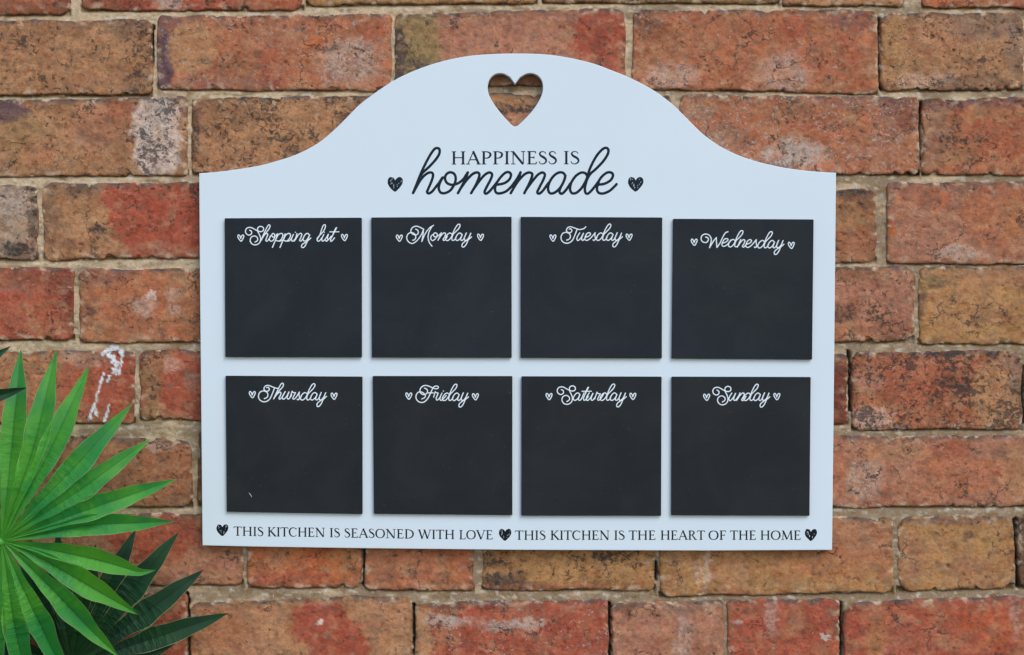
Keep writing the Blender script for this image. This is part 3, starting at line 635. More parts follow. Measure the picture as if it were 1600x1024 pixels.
def mortar_patch(xa, xb, ya, yb, cell, margin, name):
    xs = np.arange(xa, xb + cell, cell); ys = np.arange(ya, yb + cell, cell)
    X, Y = np.meshgrid(xs, ys)
    h = -1.7 + 1.0 * fbm(X / 38, Y / 20, 501, 3) + .55 * fbm(X / 8, Y / 7, 502, 3) + .25 * perlin(X / 3.2, Y / 3.2, 503)
    h = h + 0.9 * sstep(0.1, .5, fbm(X / 60, Y / 30, 504, 2))
    inside = np.zeros(X.shape, bool); near_top = np.zeros_like(X)
    for b in BR:
        x0, x1, t0, t1, b0, b1 = b[:6]
        if x1 < xa or x0 > xb or max(b0, b1) < ya or min(t0, t1) > yb: continue
        f = np.clip((X - x0) / (x1 - x0), 0, 1)
        T = t0 + (t1 - t0) * f; B = b0 + (b1 - b0) * f
        inside |= (X > x0 + margin) & (X < x1 - margin) & (Y > T + margin) & (Y < B - margin)
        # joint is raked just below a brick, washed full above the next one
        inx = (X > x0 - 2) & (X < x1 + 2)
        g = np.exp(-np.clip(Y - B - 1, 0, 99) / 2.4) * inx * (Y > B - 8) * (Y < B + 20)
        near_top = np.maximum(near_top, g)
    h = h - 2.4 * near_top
    C = np.zeros(X.shape + (3,))
    cream = np.array(alb((202, 179, 148))); grey = np.array(alb((152, 132, 108))); dirt = np.array(alb((132, 106, 70)))
    f = sstep(-.3, .35, fbm(X / 80, Y / 30, 505, 3) + .30 * (450 - Y) / 500 + .22 * (700 - X) / 800)[..., None]
    C = grey * (1 - f) + cream * f
    f = (sstep(.0, .45, fbm(X / 22, Y / 9, 506, 3)) * .7)[..., None]
    C = C * (1 - f) + dirt * f
    # shadow line under each brick, painted dark olive into the mortar colour
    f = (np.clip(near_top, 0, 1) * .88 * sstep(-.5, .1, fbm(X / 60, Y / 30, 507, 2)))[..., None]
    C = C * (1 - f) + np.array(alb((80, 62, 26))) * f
    f = (sstep(.15, .42, fbm(X / 14, Y / 8, 508, 3)) * .55)[..., None]
    C = C * (1 - f) + np.array(alb((214, 208, 196))) * f
    crk = np.zeros_like(X)
    wx = X + 2.0 * perlin(X / 9, Y / 9, 511)
    for pts, w in CRACKS:
        for (ax, ay), (bx, by) in zip(pts, pts[1:]):
            t = np.clip(((wx - ax) * (bx - ax) + (Y - ay) * (by - ay)) / ((bx - ax) ** 2 + (by - ay) ** 2), 0, 1)
            d = np.hypot(wx - ax - t * (bx - ax), Y - ay - t * (by - ay))
            crk = np.maximum(crk, 1 - sstep(w * .8, w * .8 + 1.8, d))
    h = h - 10 * crk
    C = C * (1 - .85 * crk[..., None]) + np.array((.03, .026, .022)) * .85 * crk[..., None]
    sp = splash_mask(X, Y)
    C = C * (1 - sp[..., None]) + np.array((.74, .78, .82)) * sp[..., None]
    keep = ~(inside[:-1, :-1] & inside[1:, :-1] & inside[1:, 1:] & inside[:-1, 1:])
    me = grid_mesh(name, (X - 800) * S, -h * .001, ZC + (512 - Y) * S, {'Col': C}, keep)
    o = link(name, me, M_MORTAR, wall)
    return o


def backing():
    """the core of the wall behind bricks and mortar"""
    a = P(XL - 300, -640, -.017); b = P(XR + 300, 1640, -.017)
    x0, x1 = -0.00 + (XL - 100 - 800) * S, (XR + 100 - 800) * S
    z0, z1 = ZC + (512 - 1580) * S, ZC + (512 + 640) * S
    y0, y1 = .0185, .22
    v = [(x0, y0, z0), (x1, y0, z0), (x1, y0, z1), (x0, y0, z1), (x0, y1, z0), (x1, y1, z0), (x1, y1, z1), (x0, y1, z1)]
    f = [(0, 1, 2, 3), (5, 4, 7, 6), (4, 0, 3, 7), (1, 5, 6, 2), (3, 2, 6, 7), (4, 5, 1, 0)]
    me = mesh('wall_core', v, f, False)
    link('wall_core', me, M_WALLCORE, wall)


M_WALLCORE = mat_paint('wall_core_mortar', alb((150, 132, 108)), .95, .6, .2, .1, 300)
# the bed of the picture area is fine, the rest coarse
mortar_patch(-30, 1630, -20, 1044, 2.2, 11, 'mortar')
for args in ((XL - 60, -30, -520, 1560), (1630, XR + 60, -520, 1560), (-30, 1630, -520, -20), (-30, 1630, 1044, 1560)):
    mortar_patch(*args, 7.0, 18, 'mortar')
backing()

# ------------------------------------------------------------------ strokes for print
def catmull(pts, n=6, closed=False):
    if len(pts) < 3: return [tuple(p) for p in pts]
    out = []
    m = len(pts)
    rngi = range(m if closed else m - 1)
    for i in rngi:
        p1, p2 = np.array(pts[i], float), np.array(pts[(i + 1) % m], float)
        p0 = np.array(pts[(i - 1) % m], float) if (closed or i > 0) else p1
        p3 = np.array(pts[(i + 2) % m], float) if (closed or i < m - 2) else p2
        for j in range(n):
            t = j / n
            out.append(tuple(.5 * ((2 * p1) + (-p0 + p2) * t + (2 * p0 - 5 * p1 + 4 * p2 - p3) * t * t + (-p0 + 3 * p1 - 3 * p2 + p3) * t ** 3)))
    if not closed: out.append(tuple(map(float, pts[-1])))
    return out


class Ink:
    """flat print laid on a board: strokes are very low ridges, in measured coordinates"""
    def __init__(self, d):
        self.v = []; self.f = []; self.d = d; self.i = 0

    def stroke(self, pts, w, smooth=True, cap=True, n=6):
        self.i += 1
        if smooth:
            ws = w if isinstance(w, (list, tuple)) else [w] * len(pts)
            q = catmull([(*p, a) for p, a in zip(pts, ws)], n)
        else:
            ws = w if isinstance(w, (list, tuple)) else [w] * len(pts)
            q = [(*p, a) for p, a in zip(pts, ws)]
        q = [np.array(a) for a in q]
        clean = [q[0]]
        for a in q[1:]:
            if np.hypot(*(a[:2] - clean[-1][:2])) > .03: clean.append(a)
        q = clean
        if len(q) < 2: return
        base = len(self.v); m = len(q)
        dtop = .00010 + .0000023 * (self.i % 23)
        for i, a in enumerate(q):
            t = (q[min(i + 1, m - 1)] - q[max(i - 1, 0)])[:2]
            t = t / (np.hypot(*t) + 1e-9); nx, ny = -t[1], t[0]
            hw = a[2] / 2
            self.v += [P(a[0] + nx * hw, a[1] + ny * hw, self.d + .00004), P(a[0], a[1], self.d + dtop), P(a[0] - nx * hw, a[1] - ny * hw, self.d + .00004)]
        for i in range(m - 1):
            o = base + 3 * i
            self.f += [(o, o + 1, o + 4, o + 3), (o + 1, o + 2, o + 5, o + 4)]
        if cap:
            for end, j in ((0, 1), (m - 1, m - 2)):
                a = q[end]; t = (a - q[j])[:2]; t = t / (np.hypot(*t) + 1e-9)
                a0 = math.atan2(t[1], t[0]); hw = a[2] / 2
                s = len(self.v); K = 6
                for kq in range(K + 1):
                    an = a0 - math.pi / 2 + math.pi * kq / K
                    self.v.append(P(a[0] + math.cos(an) * hw, a[1] + math.sin(an) * hw, self.d + .00004))
                c = base + 3 * end + 1
                self.f += [(c, s + kq, s + kq + 1) for kq in range(K)]

    def blob(self, outline, c):
        s = len(self.v)
        self.v.append(P(c[0], c[1], self.d + .00013))
        for p in outline: self.v.append(P(p[0], p[1], self.d + .00004))
        n = len(outline)
        self.f += [(s, s + 1 + i, s + 1 + (i + 1) % n) for i in range(n)]

    def build(self, name, mat, parent):
        me = mesh(name, self.v, self.f, False)
        # faces towards the viewer
        import bmesh
        bm = bmesh.new(); bm.from_mesh(me)
        for f in bm.faces:
            f.normal_update()
            if f.normal.y > 0: f.normal_flip()
        bm.to_mesh(me); bm.free()
        return link(name, me, mat, parent)


TH, TN, SF = .125, .058, .05
def sv(x, a=.12): return [('L', [(x - a, .025), (x + a, .025)], SF), ('L', [(x - a, .975), (x + a, .975)], SF)]
def st(x, w=TH): return [('L', [(x, .01), (x, .99)], w)]
GL = {
 'I': (.36, st(.18) + sv(.18)),
 'H': (.88, st(.18) + st(.70) + sv(.18) + sv(.70) + [('L', [(.18, .52), (.70, .52)], TN)]),
 'P': (.66, st(.18) + [('L', [(.06, .025), (.32, .025)], SF), ('L', [(.06, .975), (.2, .975)], SF), ('C', [(.18, .975), (.36, .965), (.52, .87), (.56, .73), (.50, .57), (.36, .48), (.2, .49)], [TN, .06, .10, .125, .10, .06, TN])]),
 'R': (.78, st(.18) + [('L', [(.06, .025), (.32, .025)], SF), ('L', [(.06, .975), (.2, .975)], SF), ('C', [(.18, .975), (.36, .965), (.50, .88), (.53, .75), (.47, .6), (.34, .52), (.2, .52)], [TN, .06, .10, .12, .10, .06, TN]), ('L', [(.36, .52), (.66, .03)], [.08, .12]), ('L', [(.6, .025), (.80, .025)], SF)]),
 'A': (.82, [('L', [(.09, .01), (.41, 1.0)], TN), ('L', [(.39, 1.02), (.72, .01)], TH), ('L', [(.2, .36), (.6, .36)], TN), ('L', [(-.01, .025), (.21, .025)], SF), ('L', [(.59, .025), (.83, .025)], SF)]),
 'N': (.92, [('L', [(.17, .01), (.17, .97)], TN), ('L', [(.15, .98), (.74, .0)], TH), ('L', [(.75, .0), (.75, .98)], TN), ('L', [(.05, .025), (.3, .025)], SF), ('L', [(.02, .975), (.2, .975)], SF), ('L', [(.62, .975), (.87, .975)], SF)]),
 'E': (.66, st(.18) + [('L', [(.06, .975), (.53, .975)], TN), ('L', [(.06, .025), (.56, .025)], TN), ('L', [(.18, .52), (.44, .52)], TN), ('L', [(.52, .99), (.53, .83)], TN), ('L', [(.55, .01), (.59, .19)], TN), ('L', [(.44, .44), (.44, .6)], TN)]),
 'F': (.60, st(.18) + [('L', [(.06, .975), (.53, .975)], TN), ('L', [(.06, .025), (.32, .025)], SF), ('L', [(.18, .50), (.44, .50)], TN), ('L', [(.52, .99), (.53, .83)], TN), ('L', [(.44, .42), (.44, .58)], TN)]),
 'S': (.56, [('C', [(.45, .80), (.40, .92), (.28, .975), (.15, .92), (.11, .79), (.19, .64), (.34, .52), (.45, .38), (.47, .22), (.38, .07), (.24, .02), (.12, .08), (.07, .22)], [.05, .05, .055, .075, .10, .12, .135, .12, .10, .075, .055, .05, .05])]),
 'T': (.70, st(.35) + [('L', [(.04, .97), (.66, .97)], TN), ('L', [(.05, .99), (.03, .82)], TN), ('L', [(.65, .99), (.67, .82)], TN), ('L', [(.22, .025), (.48, .025)], SF)]),
 'K': (.80, st(.18) + sv(.18) + [('L', [(.62, .97), (.2, .48)], TN), ('L', [(.3, .6), (.71, .02)], TH), ('L', [(.50, .975), (.73, .975)], SF), ('L', [(.60, .025), (.84, .025)], SF)]),
 'C': (.78, [('C', [(.68, .79), (.58, .92), (.43, .975), (.23, .90), (.11, .68), (.10, .42), (.21, .14), (.42, .02), (.59, .06), (.70, .2)], [.05, .055, .065, .10, .13, .13, .10, .065, .05, .045]), ('L', [(.68, .95), (.68, .78)], TN)]),
 'O': (.88, [('C', [(.44, .975), (.22, .88), (.11, .64), (.11, .36), (.22, .12), (.44, .025), (.66, .12), (.77, .36), (.77, .64), (.66, .88), (.44, .975)], [.055, .09, .125, .125, .09, .055, .09, .125, .125, .09, .055])]),
 'D': (.86, st(.18) + [('C', [(.06, .975), (.34, .97), (.60, .86), (.73, .63), (.73, .37), (.60, .14), (.34, .03), (.06, .025)], [TN, .06, .09, .125, .125, .09, .06, TN])]),
 'L': (.60, st(.18) + [('L', [(.06, .975), (.32, .975)], SF), ('L', [(.06, .025), (.53, .025)], TN), ('L', [(.53, .01), (.57, .2)], TN)]),
 'V': (.80, [('L', [(.1, .99), (.42, .0)], TH), ('L', [(.41, .0), (.70, .99)], TN), ('L', [(-.01, .975), (.23, .975)], SF), ('L', [(.58, .975), (.81, .975)], SF)]),
 'W': (1.12, [('L', [(.1, .99), (.35, .0)], TH), ('L', [(.34, .0), (.57, .97)], TN), ('L', [(.53, .99), (.79, .0)], TH), ('L', [(.78, .0), (1.02, .99)], TN), ('L', [(-.01, .975), (.22, .975)], SF), ('L', [(.43, .975), (.63, .975)], SF), ('L', [(.90, .975), (1.13, .975)], SF)]),
 'M': (1.04, [('L', [(.15, .01), (.2, .97)], TN), ('L', [(.19, .98), (.50, .04)], TH), ('L', [(.50, .04), (.82, .98)], TN), ('L', [(.83, .98), (.88, .01)], TH), ('L', [(.04, .025), (.27, .025)], SF), ('L', [(.76, .025), (1.0, .025)], SF), ('L', [(.08, .975), (.22, .975)], SF), ('L', [(.80, .975), (.95, .975)], SF)]),
}


def serif_word(ink, word, x0, x1, ybl, ybr, cap):
    tot = sum(GL[c][0] for c in word)
    lo = .03; width = tot - .06
    sx = (x1 - x0) / width
    x = -lo
    for c in word:
        adv, strokes = GL[c]
        for kind, pts, w in strokes:
            q = []
            for (a, b) in pts:
                X = x0 + (x + a) * sx
                yb = ybl + (ybr - ybl) * (X - x0) / (x1 - x0)
                q.append((X, yb - b * cap))
            ww = [z * cap * 1.38 for z in w] if isinstance(w, list) else w * cap * 1.38
            ink.stroke(q, ww, kind == 'C', False, 5)
        x += adv


# ------------------------------------------------------------------ the memo board
BB, BF = .0022, .0112      # back and front face of the board, metres in front of the wall
board = bpy.data.objects.new('memo_board', None); COL.objects.link(board)
board.location = P(808, 856, BB)
tag(board, 'white arched memo board with eight black chalkboard squares and a cut-out heart', 'memo board')

OUT_L = [(311, 271), (350, 267.6), (400, 260), (430, 252.5), (462, 242), (495, 225), (520, 205), (540, 185.5), (562, 163.5), (590, 142.5), (617, 125), (650, 109.5), (687, 97), (725, 88.8), (762, 85), (806, 83.8)]
OUT_R = [(850, 85), (887, 90), (925, 98.8), (955, 109.8), (987, 123), (1020, 140.5), (1050, 162.5), (1075, 187), (1100, 211), (1130, 231.5), (1162, 246), (1200, 257), (1240, 264.5), (1280, 268.7), (1306.5, 270)]
top = catmull(OUT_L + OUT_R, 5)
rightside = [(1304.5, 470), (1302.5, 670), (1300.2, 859.8)]
bottom = [(1100, 860.8), (800, 859.6), (560, 857), (400, 854.6), (316.2, 852.6)]
leftside = [(314.5, 670), (312.5, 470)]
outline = top + rightside + bottom + leftside
HEART = [(804.5, 131.5), (797, 121), (786, 115.3), (774, 116.2), (765.5, 123.5), (762, 135), (764, 148), (772, 163), (783, 177.5), (795, 191), (800.5, 196), (804.5, 197.8), (809, 196.2), (815, 191), (828, 177.5), (839, 163), (846.5, 148), (848.2, 135), (845, 123.5), (836, 116.2), (824, 115.3), (812.5, 121)]


def heart_curve(pts):
    q = catmull(pts[1:], 5)              # keep the notch sharp
    return [pts[0]] + q


def slab(name, loops, d0, d1, mat, parent, bev):
    """outline with holes, between d0 and d1, softly rounded arrises"""
    cu = bpy.data.curves.new(name, 'CURVE'); cu.dimensions = '2D'; cu.fill_mode = 'BOTH'
    k = (D - d1) / D
    for lp in loops:
        sp = cu.splines.new('POLY'); sp.points.add(len(lp) - 1)
        for p, (x, y) in zip(sp.points, lp):
            p.co = ((x - 800) * S * k, (512 - y) * S * k, 0, 1)
        sp.use_cyclic_u = True
    cu.extrude = (d1 - d0) / 2 - bev
    cu.bevel_depth = bev; cu.bevel_resolution = 2; cu.offset = -bev
    tmp = bpy.data.objects.new('tmp', cu); COL.objects.link(tmp)
    dg = bpy.context.evaluated_depsgraph_get()
    me = bpy.data.meshes.new_from_object(tmp.evaluated_get(dg))
    bpy.data.objects.remove(tmp)
    for v in me.vertices:
        x, y, z = v.co
        v.co = (x, -((d0 + d1) / 2) - z, y + ZC)
    me.update()
    me.name = name
    import bmesh
    bm = bmesh.new(); bm.from_mesh(me)
    bmesh.ops.remove_doubles(bm, verts=bm.verts, dist=1e-6)
    bmesh.ops.recalc_face_normals(bm, faces=bm.faces)
    for f in bm.faces: f.smooth = False
    bm.to_mesh(me); bm.free()
    me.materials.clear()
    return link(name, me, mat, parent)


slab('backboard', [outline, heart_curve(HEART)], BB, BF, M_WHITE, board, .0006)

# headline
ink = Ink(BF)
serif_word(ink, 'HAPPINESS', 705.2, 870.3, 257.2, 256.8, 20.3)
serif_word(ink, 'IS', 880.5, 905.6, 256.8, 256.8, 20.3)
tag(ink.build('lettering', M_INK, board), 'dark serif words HAPPINESS IS')


def tr(pts, ox, oy, sc, dx=0, dy=0, kx=1):
    return [((x * kx + dx) / sc + ox, (y + dy) / sc + oy) for x, y in pts]


A5, A6 = (600, 220, 7.2727), (800, 220, 7.2727)
HM = [
 (A5, [(330, 596), (365, 510), (400, 420), (450, 305), (515, 180), (570, 100), (605, 85), (630, 100), (628, 150), (590, 212), (520, 290), (445, 360), (415, 400)]),
 (A5, [(335, 588), (400, 470), (455, 400), (510, 364), (548, 368), (557, 400), (540, 460), (500, 555), (490, 585), (508, 600), (545, 580), (590, 525), (625, 480), (660, 425)]),
 (A5, [(668, 418), (635, 480), (622, 540), (642, 588), (690, 597), (750, 568), (798, 500), (815, 430), (797, 378), (750, 360), (707, 385), (693, 430), (715, 480), (770, 502), (840, 485), (900, 440), (930, 395), (952, 362)]),
 (A5, [(953, 362), (920, 450), (840, 597)]),
 (A5, [(870, 545), (930, 460), (1000, 385), (1055, 362), (1083, 380), (1075, 430), (1040, 510), (990, 597)]),
 (A5, [(1015, 555), (1090, 450), (1150, 385), (1200, 362), (1228, 385), (1212, 440), (1155, 550), (1143, 588), (1162, 602), (1205, 570), (1275, 485), (1330, 410), (1385, 362), (1425, 362), (1443, 390), (1425, 440), (1370, 482), (1300, 498), (1270, 495)]),
 (A5, [(1285, 470), (1262, 540), (1272, 588), (1315, 600), (1380, 580), (1440, 530), (1490, 465), (1520, 420), (1552, 360)]),
 (A5, [(1552, 360), (1520, 450), (1440, 597)]),
 (A6, [(15, 545), (70, 460), (140, 385), (195, 362), (230, 380), (220, 430), (185, 510), (140, 597)]),
 (A6, [(160, 558), (240, 450), (295, 388), (345, 362), (373, 385), (358, 440), (302, 550), (288, 588), (308, 602), (350, 570), (415, 480)]),
 (A6, [(607, 400), (583, 368), (535, 362), (475, 400), (425, 475), (410, 550), (432, 597), (482, 592), (540, 545), (585, 470), (607, 400)]),
 (A6, [(607, 400), (590, 460), (545, 550), (542, 590), (568, 602), (610, 565), (665, 485)]),
 (A6, [(858, 410), (835, 372), (785, 364), (725, 402), (675, 475), (660, 550), (682, 597), (732, 592), (790, 540), (835, 465), (858, 410)]),
 (A6, [(858, 410), (885, 320), (950, 190), (1020, 105), (1068, 82), (1095, 105), (1085, 160), (1030, 242), (950, 325), (890, 378), (850, 450), (828, 540), (836, 592), (862, 602), (905, 565), (965, 490), (1020, 410), (1080, 364), (1128, 364), (1148, 395), (1120, 450), (1050, 490), (975, 500)]),
 (A6, [(985, 470), (965, 545), (985, 592), (1040, 600), (1110, 570), (1160, 525), (1188, 495)]),
]
ink = Ink(BF)
for (ox, oy, sc), pts in HM:
    ink.stroke(tr(pts, ox, oy, sc), 4.2)
tag(ink.build('lettering', M_INK, board), 'dark handwritten word homemade')

ink = Ink(BF)
for w, a, b, ya, yb in (('THIS', 365.3, 411.7, 837.2, 838), ('KITCHEN', 418, 508, 838.2, 839.3), ('IS', 515, 531.3, 839.6, 839.8),
                        ('SEASONED', 538, 647, 840, 841.8), ('WITH', 653.7, 710.2, 842, 842.6), ('LOVE', 717.5, 770.2, 842.8, 843)):
    serif_word(ink, w, a, b, ya, yb, 14.2)
tag(ink.build('lettering', M_BLACKINK, board), 'line of print reading THIS KITCHEN IS SEASONED WITH LOVE')
ink = Ink(BF)
for w, a, b in (('THIS', 805, 852.6), ('KITCHEN', 860, 952.6), ('IS', 959.5, 976.2), ('THE', 982.7, 1024.6), ('HEART', 1032, 1101.2),
                ('OF', 1107, 1134.5), ('THE', 1141, 1181.6), ('HOME', 1188, 1251.4)):
    serif_word(ink, w, a, b, 843.7, 843.7, 14.4)
tag(ink.build('lettering', M_BLACKINK, board), 'line of print reading THIS KITCHEN IS THE HEART OF THE HOME')


def scribble_heart(x0, y0, x1, y1, mat, seed):
    rr = random.Random(seed)
    cx = (x0 + x1) / 2; w = (x1 - x0) / 2; h = y1 - y0
    base = [(0, .20), (-.18, .06), (-.42, -.0), (-.72, .0), (-.95, .16), (-1, .38), (-.84, .6), (-.5, .82), (-.02, 1.0), (.45, .8), (.82, .55), (1, .32), (.93, .10), (.68, -.02), (.4, .0), (.16, .08)]
    pts = [(cx + a * w, y0 + b * h) for a, b in base]
    out = catmull(pts, 4, True)
    out = [(a + rr.uniform(-.22, .22), b + rr.uniform(-.22, .22)) for a, b in out]
    k = Ink(BF); k.blob(out, (cx, y0 + h * .42))
    o = k.build('heart_motif', mat, board)
    f = Ink(BF + .0001)
    for _ in range(17):
        side = rr.choice((-1, -1, 1))
        t = rr.uniform(.08, .85)
        ww = (1 - abs(t - .3) * .9) * .80 if t > .3 else .8
        a = side * rr.uniform(.55, .95) * max(.12, ww * (1 if t < .55 else .62)); 
        x = cx + a * w; y = y0 + (t * .86 + .06) * h
        L = rr.uniform(.03, .09) * h
        f.stroke([(x, y), (x + L * .55, y - L)], [h * .020, h * .026], False, True)
    f.build('scribble_gap', M_WHITE, o)


scribble_heart(605.6, 277.3, 629.4, 299.8, M_INK, 1)
scribble_heart(981.2, 277.3, 1005.4, 299.8, M_INK, 2)
scribble_heart(338.2, 820, 356.8, 838, M_BLACKINK, 3)
scribble_heart(779.5, 827, 799, 845.4, M_BLACKINK, 4)
scribble_heart(1257.6, 827.2, 1276.6, 845.6, M_BLACKINK, 5)

# chalkboard squares and their script
PANELS = [
 ('Shopping list', [(351, 341.2), (565, 340.3), (565.3, 558.6), (352, 558)]),
 ('Monday', [(580, 340), (799.3, 338.8), (799.6, 559.2), (581, 558.8)]),
 ('Tuesday', [(813.6, 339), (1034.8, 340), (1034.2, 560.2), (813.4, 559.4)]),
 ('Wednesday', [(1052, 342), (1271.4, 343), (1269, 562), (1049.6, 560.4)]),
 ('Thursday', [(352.4, 587.4), (566, 588.8), (566.2, 803.6), (354.2, 800)]),
 ('Friday', [(582.4, 587.8), (800.6, 588), (800.6, 805.2), (584.2, 803.2)]),
 ('Saturday', [(814.8, 588.3), (1033.8, 588.8), (1033, 806.2), (814.6, 806)]),
 ('Sunday', [(1049.6, 588.8), (1266.8, 589.4), (1265, 806.2), (1049, 805.4)]),
]
DAY = [
 [(912, 238), (882, 215), (845, 235), (817, 280), (822, 312), (850, 318), (885, 288), (915, 235)],
 [(912, 240), (935, 180), (975, 110), (1003, 92), (1018, 108), (1003, 148), (960, 195), (925, 230), (906, 275), (905, 308), (925, 318), (950, 298), (965, 270)],
 [(1048, 238), (1018, 215), (985, 233), (957, 280), (960, 310), (985, 318), (1022, 288), (1047, 240), (1034, 275), (1027, 308), (1047, 318), (1070, 295), (1088, 255), (1106, 213)],
 [(1106, 213), (1083, 265), (1078, 306), (1100, 318), (1138, 282), (1168, 212), (1135, 300), (1103, 372), (1072, 408), (1046, 402), (1050, 366), (1090, 330), (1135, 305), (1178, 268)],
]
D1 = DAY[:2]; A1 = DAY[2:3]
HRT = [[(0, 8), (-13, -28), (-28, -42), (-40, -32), (-36, -2), (3, 45), (32, 5), (42, -28), (30, -42), (12, -28), (0, 6)]]
TT = [[(548, 165), (520, 240), (485, 315), (435, 354), (380, 355), (336, 322), (325, 270), (350, 222), (398, 208), (445, 230), (455, 270), (440, 300), (405, 315)]]
TSW = [[(670, 130), (638, 157), (580, 168), (520, 150), (455, 130), (412, 148), (402, 188), (430, 212), (465, 205), (475, 180), (458, 158), (438, 162)]]
TSW2 = [[(600, 172), (565, 168), (520, 152), (455, 130), (412, 148), (402, 188), (430, 212), (465, 205), (475, 180), (458, 158), (438, 162)]]
UU = [[(585, 215), (553, 268), (545, 306), (565, 320), (602, 283), (640, 215), (617, 270), (612, 306), (630, 318), (655, 292), (675, 262)]]
EE = [[(663, 276), (710, 260), (735, 230), (718, 212), (685, 225), (660, 270), (656, 305), (682, 320), (722, 300), (768, 252), (800, 212)]]
SS = [[(800, 212), (795, 250), (803, 295), (785, 320), (770, 312)], [(782, 320), (808, 300), (828, 270)]]
NN = [[(797, 213), (775, 265), (750, 318)], [(762, 298), (800, 243), (835, 215), (856, 228), (842, 270), (820, 306), (835, 320), (862, 292), (880, 262)]]
MM = [
 [(440, 165), (468, 178), (476, 212), (455, 240), (415, 240), (380, 215), (375, 175), (400, 138), (450, 122), (500, 138), (550, 163)],
 [(550, 163), (515, 245), (455, 325), (392, 362), (337, 335), (315, 280), (335, 230), (380, 210), (428, 232), (441, 278), (425, 308), (398, 318)],
 [(550, 163), (540, 250), (525, 335)], [(525, 335), (570, 230), (630, 148), (688, 110)], [(668, 122), (628, 195), (612, 270), (627, 345), (667, 400)]]
OO = [[(680, 235), (655, 262), (650, 300), (675, 322), (710, 300), (737, 258), (735, 225), (706, 215), (686, 240), (700, 268), (742, 262), (792, 222)]]
WW = [[(288, 183), (320, 195), (326, 228), (300, 258), (256, 254), (228, 218), (235, 170), (277, 143), (330, 152), (362, 192), (366, 245), (343, 333)],
      [(343, 333), (398, 240), (440, 190)], [(437, 192), (440, 260), (446, 328)], [(446, 328), (490, 265), (520, 200), (560, 130), (600, 110)]]
WE = [[(528, 268), (570, 252), (602, 222), (582, 205), (548, 217), (520, 265), (517, 300), (542, 313), (580, 297), (612, 262), (640, 225)]]
TH_ = [[(512, 298), (560, 195), (607, 103), (633, 80), (648, 95), (635, 135), (590, 183), (556, 222)],
       [(520, 285), (560, 232), (595, 205), (613, 217), (602, 258), (585, 290), (600, 302), (628, 275), (650, 240)]]
RR = [[(738, 285), (768, 192)], [(768, 192), (778, 206), (802, 214), (815, 214), (792, 258), (777, 292), (795, 302), (830, 268), (865, 208)]]
FF = [[(475, 150), (508, 167), (514, 205), (488, 235), (445, 235), (412, 205), (416, 158), (450, 121), (500, 112), (560, 133), (620, 157), (660, 150), (662, 125), (620, 122), (590, 150), (560, 212), (522, 288), (470, 340), (410, 345), (366, 310), (355, 255), (387, 206), (440, 206), (480, 240), (480, 275), (435, 300)],
      [(525, 215), (597, 215)]]
FR = [[(600, 275), (622, 198)], [(622, 198), (636, 212), (662, 218), (650, 252), (635, 295), (650, 315), (678, 292), (700, 255)]]
FI = [[(716, 218), (692, 272), (690, 308), (710, 318), (745, 285), (775, 250)], [(735, 188), (737, 190)]]
S_ = [[(375, 170), (400, 185), (400, 220), (365, 238), (326, 215), (318, 172), (345, 137), (395, 132), (440, 155), (485, 178), (530, 190), (566, 172), (562, 132), (525, 117), (490, 137), (487, 182), (510, 230), (528, 285), (515, 340), (470, 372), (415, 365), (383, 320), (395, 270), (440, 250), (480, 270), (485, 310), (450, 335)]]
ST = [[(752, 137), (715, 210), (683, 285), (690, 318), (718, 302), (750, 262)], [(660, 192), (790, 192)], [(742, 140), (710, 205)]]


def sh(strokes, dx, dy=0):
    return [[(x + dx, y + dy) for x, y in s] for s in strokes]


SHOP = [[(x * .9 - 97, y * .9 + 7) for x, y in s] for s in S_] + [
 [(378, 295), (420, 200), (463, 112), (484, 92), (495, 108), (477, 152), (418, 222)],
 [(387, 282), (420, 226), (450, 200), (467, 213), (450, 262), (442, 288), (460, 296), (490, 258), (505, 228)],
 [(503, 228), (487, 268), (500, 295), (530, 290), (552, 250), (552, 215), (533, 200), (517, 220), (530, 245), (558, 236), (585, 208)],
 [(590, 205), (560, 290), (525, 375)], [(568, 272), (602, 216), (638, 200), (657, 222), (637, 272), (602, 296), (572, 286)],
 [(685, 205), (655, 290), (620, 375)], [(663, 272), (697, 216), (733, 200), (752, 222), (735, 268), (700, 296), (668, 286)], [(602, 296), (640, 292), (672, 262)], [(700, 296), (740, 290), (770, 250)],
 [(788, 212), (766, 258), (765, 288), (783, 296), (808, 270)], [(812, 184), (814, 186)],
 [(832, 203), (822, 240), (800, 295)], [(810, 280), (845, 225), (872, 200), (892, 208), (882, 248), (865, 285), (880, 296), (905, 270), (920, 240)],
 [(990, 222), (965, 200), (935, 215), (910, 260), (914, 290), (940, 293), (970, 260), (992, 212), (962, 298), (930, 360), (905, 378), (888, 365), (900, 335), (950, 305), (1005, 258)],
 [(1120, 215), (1150, 122), (1173, 92), (1190, 106), (1165, 170), (1113, 228), (1084, 266), (1090, 295), (1115, 290), (1150, 248)],
 [(1118, 222), (1085, 275)],
 [(1168, 212), (1146, 258), (1145, 288), (1163, 294), (1198, 255), (1226, 208), (1214, 250), (1216, 285), (1198, 298), (1188, 286)], [(1174, 184), (1176, 186)], [(1202, 296), (1232, 270), (1260, 235)],
 [(1328, 128), (1280, 220), (1250, 283), (1265, 296), (1302, 256)], [(1243, 181), (1357, 180)], [(1318, 132), (1285, 200)],
]
SC = 8.8889
